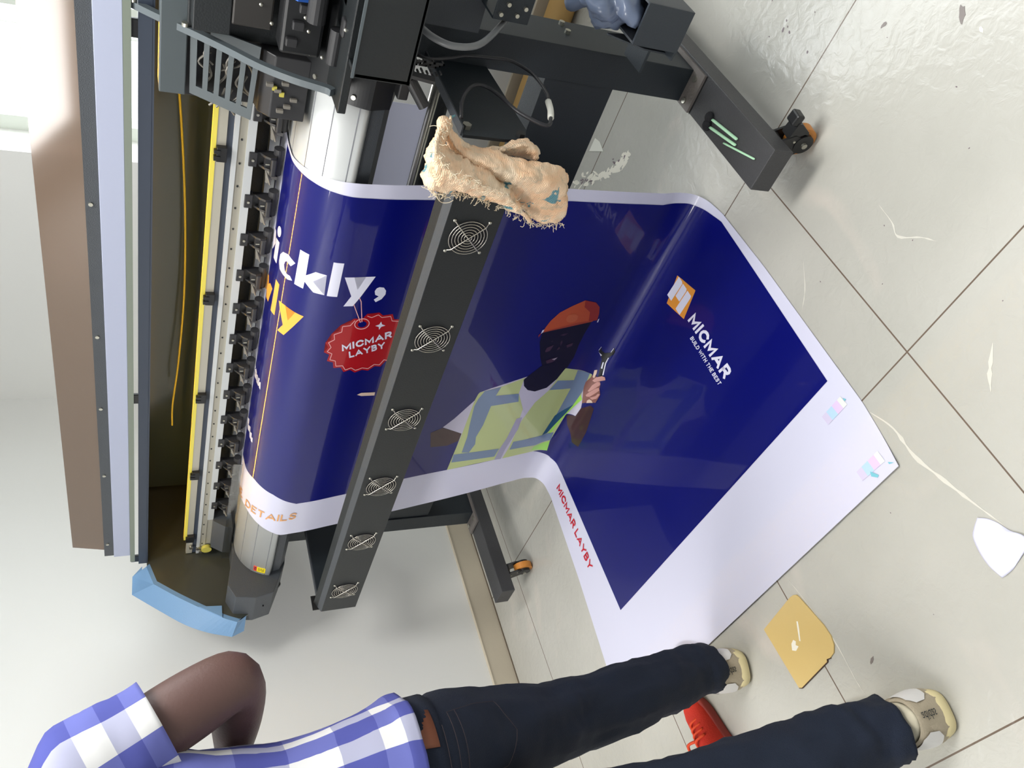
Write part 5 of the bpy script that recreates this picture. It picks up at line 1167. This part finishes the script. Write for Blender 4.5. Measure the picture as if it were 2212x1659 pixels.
jr,rgR=leg(hipR,kneR,ankR,1,1.5,0); jl,rgL=leg(hipL,kneL,ankL,-1,7.5,0)
WB=[ering(J(0,-.008,-.062),RT,FW,.181,.131,48,.0,0,3,2.4),ering(J(0,-.008,-.01),RT,FW,.177,.128,48,.0,0,3,2.4),ering(J(0,-.008,.03),RT,FW,.162,.118,48,.0,0,3,2.4),ering(J(0,-.006,.05),RT,FW,.152,.108,48,.0,0,3,2.4)]
wb=ringloft('waistband',WB,M['jeans'],B,False,False,None,3); m_=wb.modifiers.new('t','SOLIDIFY'); m_.thickness=.004
def onback(r,u,off=.0025):
    rx,ry=.181,.131; k=1-(u+.06)/.11*.12 if u>-.06 else 1
    t=max(-1,min(1,r/(rx*k))); return J(r,-.008-ry*k*(1-abs(t)**2.4)**(1/2.4)-off,u)
def backpatch(name,u0,u1,r0,r1,m,off):
    bm=nb(); N_=10; A=[bm.verts.new(onback(r0+(r1-r0)*i/N_,u0,off)) for i in range(N_+1)]; C_=[bm.verts.new(onback(r0+(r1-r0)*i/N_,u1,off)) for i in range(N_+1)]
    for i in range(N_): bm.faces.new((A[i],A[i+1],C_[i+1],C_[i]))
    o=link(name,bm,m,B,True); s=o.modifiers.new('t','SOLIDIFY'); s.thickness=.0015; s.offset=0; return o
backpatch('leather_patch',-.050,.012,.122,.170,M['leather'],.005)
bm=nb()
for u in (-.062,-.020): tube(bm,[onback(-.15+.3*i/30,u,.0045) for i in range(31)],.0006,5)
link('waist_stitching',bm,M['stitch'],B)['kind']='stuff'
#def
def legpt(rg,row,fr,off=.004):
    i=int(row);t=row-i;j=(fr%1)*40;k=int(j);w=j-k
    a=rg[i][k%40].lerp(rg[i][(k+1)%40],w);b=rg[i+1][k%40].lerp(rg[i+1][(k+1)%40],w);p=a.lerp(b,t)
    c=sum((q for q in rg[i]),Vector())/40; c2=sum((q for q in rg[i+1]),Vector())/40; c=c.lerp(c2,t); return p+(p-c).normalized()*off
bm=nb()
def path_(pts,n=10):
    out=[]
    for a,b in zip(pts,pts[1:]):
        for k in range(n): out.append(legpt(rgR,a[0]+(b[0]-a[0])*k/n,a[1]+(b[1]-a[1])*k/n,.0075))
    return out
tube(bm,path_([(1.25,.10),(1.25,.30)]),.0006,5); tube(bm,path_([(1.45,.10),(1.45,.30)]),.0006,5)
tube(bm,path_([(1.25,.10),(2.6,.11),(2.95,.20),(2.6,.29),(1.25,.30)]),.0006,5)
link('pocket_stitching',bm,M['stitch'],B)['kind']='stuff'
# ---- trainers
def shoe(name,origin,yaw,pitch,m_up,m_sole,parent,kind='trainer',S=1.0):
    """local: x forward from heel, y to the left, z up"""
    root=parent; q=Matrix.Translation(origin)@Matrix.Rotation(yaw,4,'Z')@Matrix.Rotation(pitch,4,'Y')@Matrix.Diagonal((S,S*1.12,S,1))
    W_=[(0,.010),(.004,.022),(.015,.031),(.04,.037),(.08,.037),(.12,.036),(.16,.041),(.20,.046),(.235,.044),(.262,.034),(.280,.018),(.284,.008)]
    def outline(sc=1,n=40):
        L_=[(x,w*sc) for x,w in W_]; return L_+[(x,-w) for x,w in L_[::-1]]
    def tr(p): return q@Vector(p)
    # sole
    ol=spline([(x,y,0) for x,y in outline()],3,True); rg=[]
    for z,s in ((0.0,.93),(.003,1.0),(.012,1.03),(.024,1.02),(.028,.97)):
        rg.append([tr((.14+(p.x-.14)*(1+(s-1)*.5),p.y*s,z+ (.010*max(0,(p.x-.22)/.06)**2 if z<.01 else 0))) for p in ol])
    so=ringloft('sole',rg,m_sole,root,True,True)
    # upper: cross sections along x
    H=[(.001,.075,.020),(.010,.082,.028),(.03,.083,.033),(.06,.080,.034),(.09,.084,.033),(.12,.080,.034),(.15,.070,.037),(.18,.060,.040),(.21,.052,.041),(.24,.046,.037),(.262,.040,.027),(.276,.034,.012)]
    rg=[]
    for x,h,w in H:
        ring=[]
        for i in range(24):
            t=math.pi*i/23; cy=math.cos(t);sy=math.sin(t)
            ring.append(tr((x,w*1.03*(1 if cy>=0 else -1)*abs(cy)**.75*(1-.28*max(0,sy)**2 if x<.14 else 1-.1*sy),.022+(h-.022)*sy**.8)))
        rg.append(ring)
    bm=nb(); V=[[bm.verts.new(p) for p in r] for r in rg]
    for i in range(len(V)-1):
        for j in range(23): bm.faces.new((V[i][j],V[i][j+1],V[i+1][j+1],V[i+1][j]))
    bm.faces.new(V[0]);bm.faces.new(V[-1]); bmesh.ops.recalc_face_normals(bm,faces=bm.faces)
    up=link('upper',bm,m_up,root,True)
    return q,tr,so,up
def trainer(org,yaw,pitch):
    bm=nb()
    q=Matrix.Translation(org)@Matrix.Rotation(yaw,4,'Z')@Matrix.Rotation(pitch,4,'Y')
    prev=len(B.children); 
    base=nb(); 
    for v in (): pass
    o=link('shoe',base,M['shoe'],B); base=None
    q,tr,so,up=shoe('shoe',org,yaw,pitch,M['shoe'],M['sole'],o,S=1.1)
    # heel surface point: a around the heel (-1..1), h height
    def hp(a,h,off=.0012):
        # half ellipse around the heel
        w=.0385*(1.0-.24*max(0,(h-.022)/.06)**2*.7); aa=max(-1,min(1,a)); x=.046-.046*max(0,math.cos(aa*math.pi/2))**.8+(abs(a)-1)*.06*(abs(a)>1); y=w*math.sin(aa*math.pi/2)
        n=Vector((-max(0,math.cos(aa*math.pi/2)),math.sin(aa*math.pi/2),0)); return q@(Vector((x,y,h))+n*(off+.002))
    def patch(name,pts,m,off):
        # polygon fan sampled on (a,h)
        bm=nb(); vs=[bm.verts.new((a,h,0)) for a,h in pts]; bm.faces.new(vs)
        bmesh.ops.triangulate(bm,faces=bm.faces)
        for k in range(-20,21):
            bmesh.ops.bisect_plane(bm,geom=bm.verts[:]+bm.edges[:]+bm.faces[:],plane_co=(k*.08,0,0),plane_no=(1,0,0),dist=1e-6)
        for k in range(10): bmesh.ops.bisect_plane(bm,geom=bm.verts[:]+bm.edges[:]+bm.faces[:],plane_co=(0,.03+k*.006,0),plane_no=(0,1,0),dist=1e-6)
        for v in bm.verts: v.co=hp(v.co.x,v.co.y,off+.0004)
        bmesh.ops.recalc_face_normals(bm,faces=bm.faces); return link(name,bm,m,o,True)
    shell=[[hp(-1.25+2.5*i/20,h,-.0005 if h<.08 else -.003) for i in range(21)] for h in (.016,.030,.045,.065,.078,.082)]
    bm=nb(); V=[[bm.verts.new(p) for p in r] for r in shell]
    for i in range(5):
        for j in range(20): bm.faces.new((V[i][j],V[i][j+1],V[i+1][j+1],V[i+1][j]))
    bmesh.ops.recalc_face_normals(bm,faces=bm.faces); link('heel_counter',bm,M['shoe'],o,True)
    patch('side_patch',[(.36,.046),(.50,.034),(.75,.030),(.98,.036),(1.0,.076),(.55,.078),(.36,.066)],M['shoew'],.0012)
    patch('side_patch',[(-.36,.046),(-.50,.034),(-.75,.030),(-.98,.036),(-1.0,.076),(-.55,.078),(-.36,.066)],M['shoew'],.0012)
    bm=nb(); ball(bm,(0,0,0),1,u=20,v=10); bm.transform(q@Matrix.Translation((.062,0,.078))@Matrix.Diagonal((.060,.034,.016,1))); link('collar',bm,M['lining'],o,True)
    # lettering running up the heel
    bm=text_bm('adidas',[(-.12,.074,0),(-.12,.040,0),(.09,.074,0)],.0)
    for k in range(-6,7): bmesh.ops.bisect_plane(bm,geom=bm.verts[:]+bm.edges[:]+bm.faces[:],plane_co=(k*.04,0,0),plane_no=(1,0,0),dist=1e-6)
    for v in bm.verts: v.co=hp(v.co.x,v.co.y,.0016)
    link('heel_lettering',bm,M['frame'],o)
    bm=nb()
    for k in range(3):
        a=q@Vector((.105+.022*k,.0395,.030)); b=q@Vector((.125+.022*k,.035,.066)); tube(bm,[a,b],.004,6,flat=.6)
    link('side_stripe',bm,M['black2'],o)
    return o
yw=math.atan2(FW.y,FW.x)
trainer(Vector((.186,1.122,.002)),yw+.40,.0)
trainer(Vector((.466,1.566,.006)),yw+.16,.0)
# ================================================================ red shoe of somebody standing beyond
RS=thing('red_shoe','red suede lace-up shoe behind the walking person','shoe',loc=(.27,1.68,0))
q,tr,so,up=shoe('red',Vector((.262,1.742,0)),math.atan2(.085,.205),0,M['red'],M['redd'],RS,S=.92)
bm=nb()
for k in range(4): 
    x=.145+k*.018; h=.078-k*.007
    tube(bm,spline([tr((x,-.024,h-.012)),tr((x+.004,0,h+.004)),tr((x,.024,h-.012))],4),.0035,6)
tube(bm,spline([tr((.15,.0,.082)),tr((.165,.03,.086)),tr((.15,.055,.07)),tr((.14,.062,.05))],5),.004,6)
link('laces',bm,M['redl'],RS,True)
# ================================================================ place every empty at its thing's base
for o in list(COL.objects):
    if o.type=='EMPTY' and o.name in ORIG:
        v=ORIG[o.name]
        for c in o.children: c.matrix_parent_inverse=Matrix.Translation(-v)
        o.location=v

if False: pass
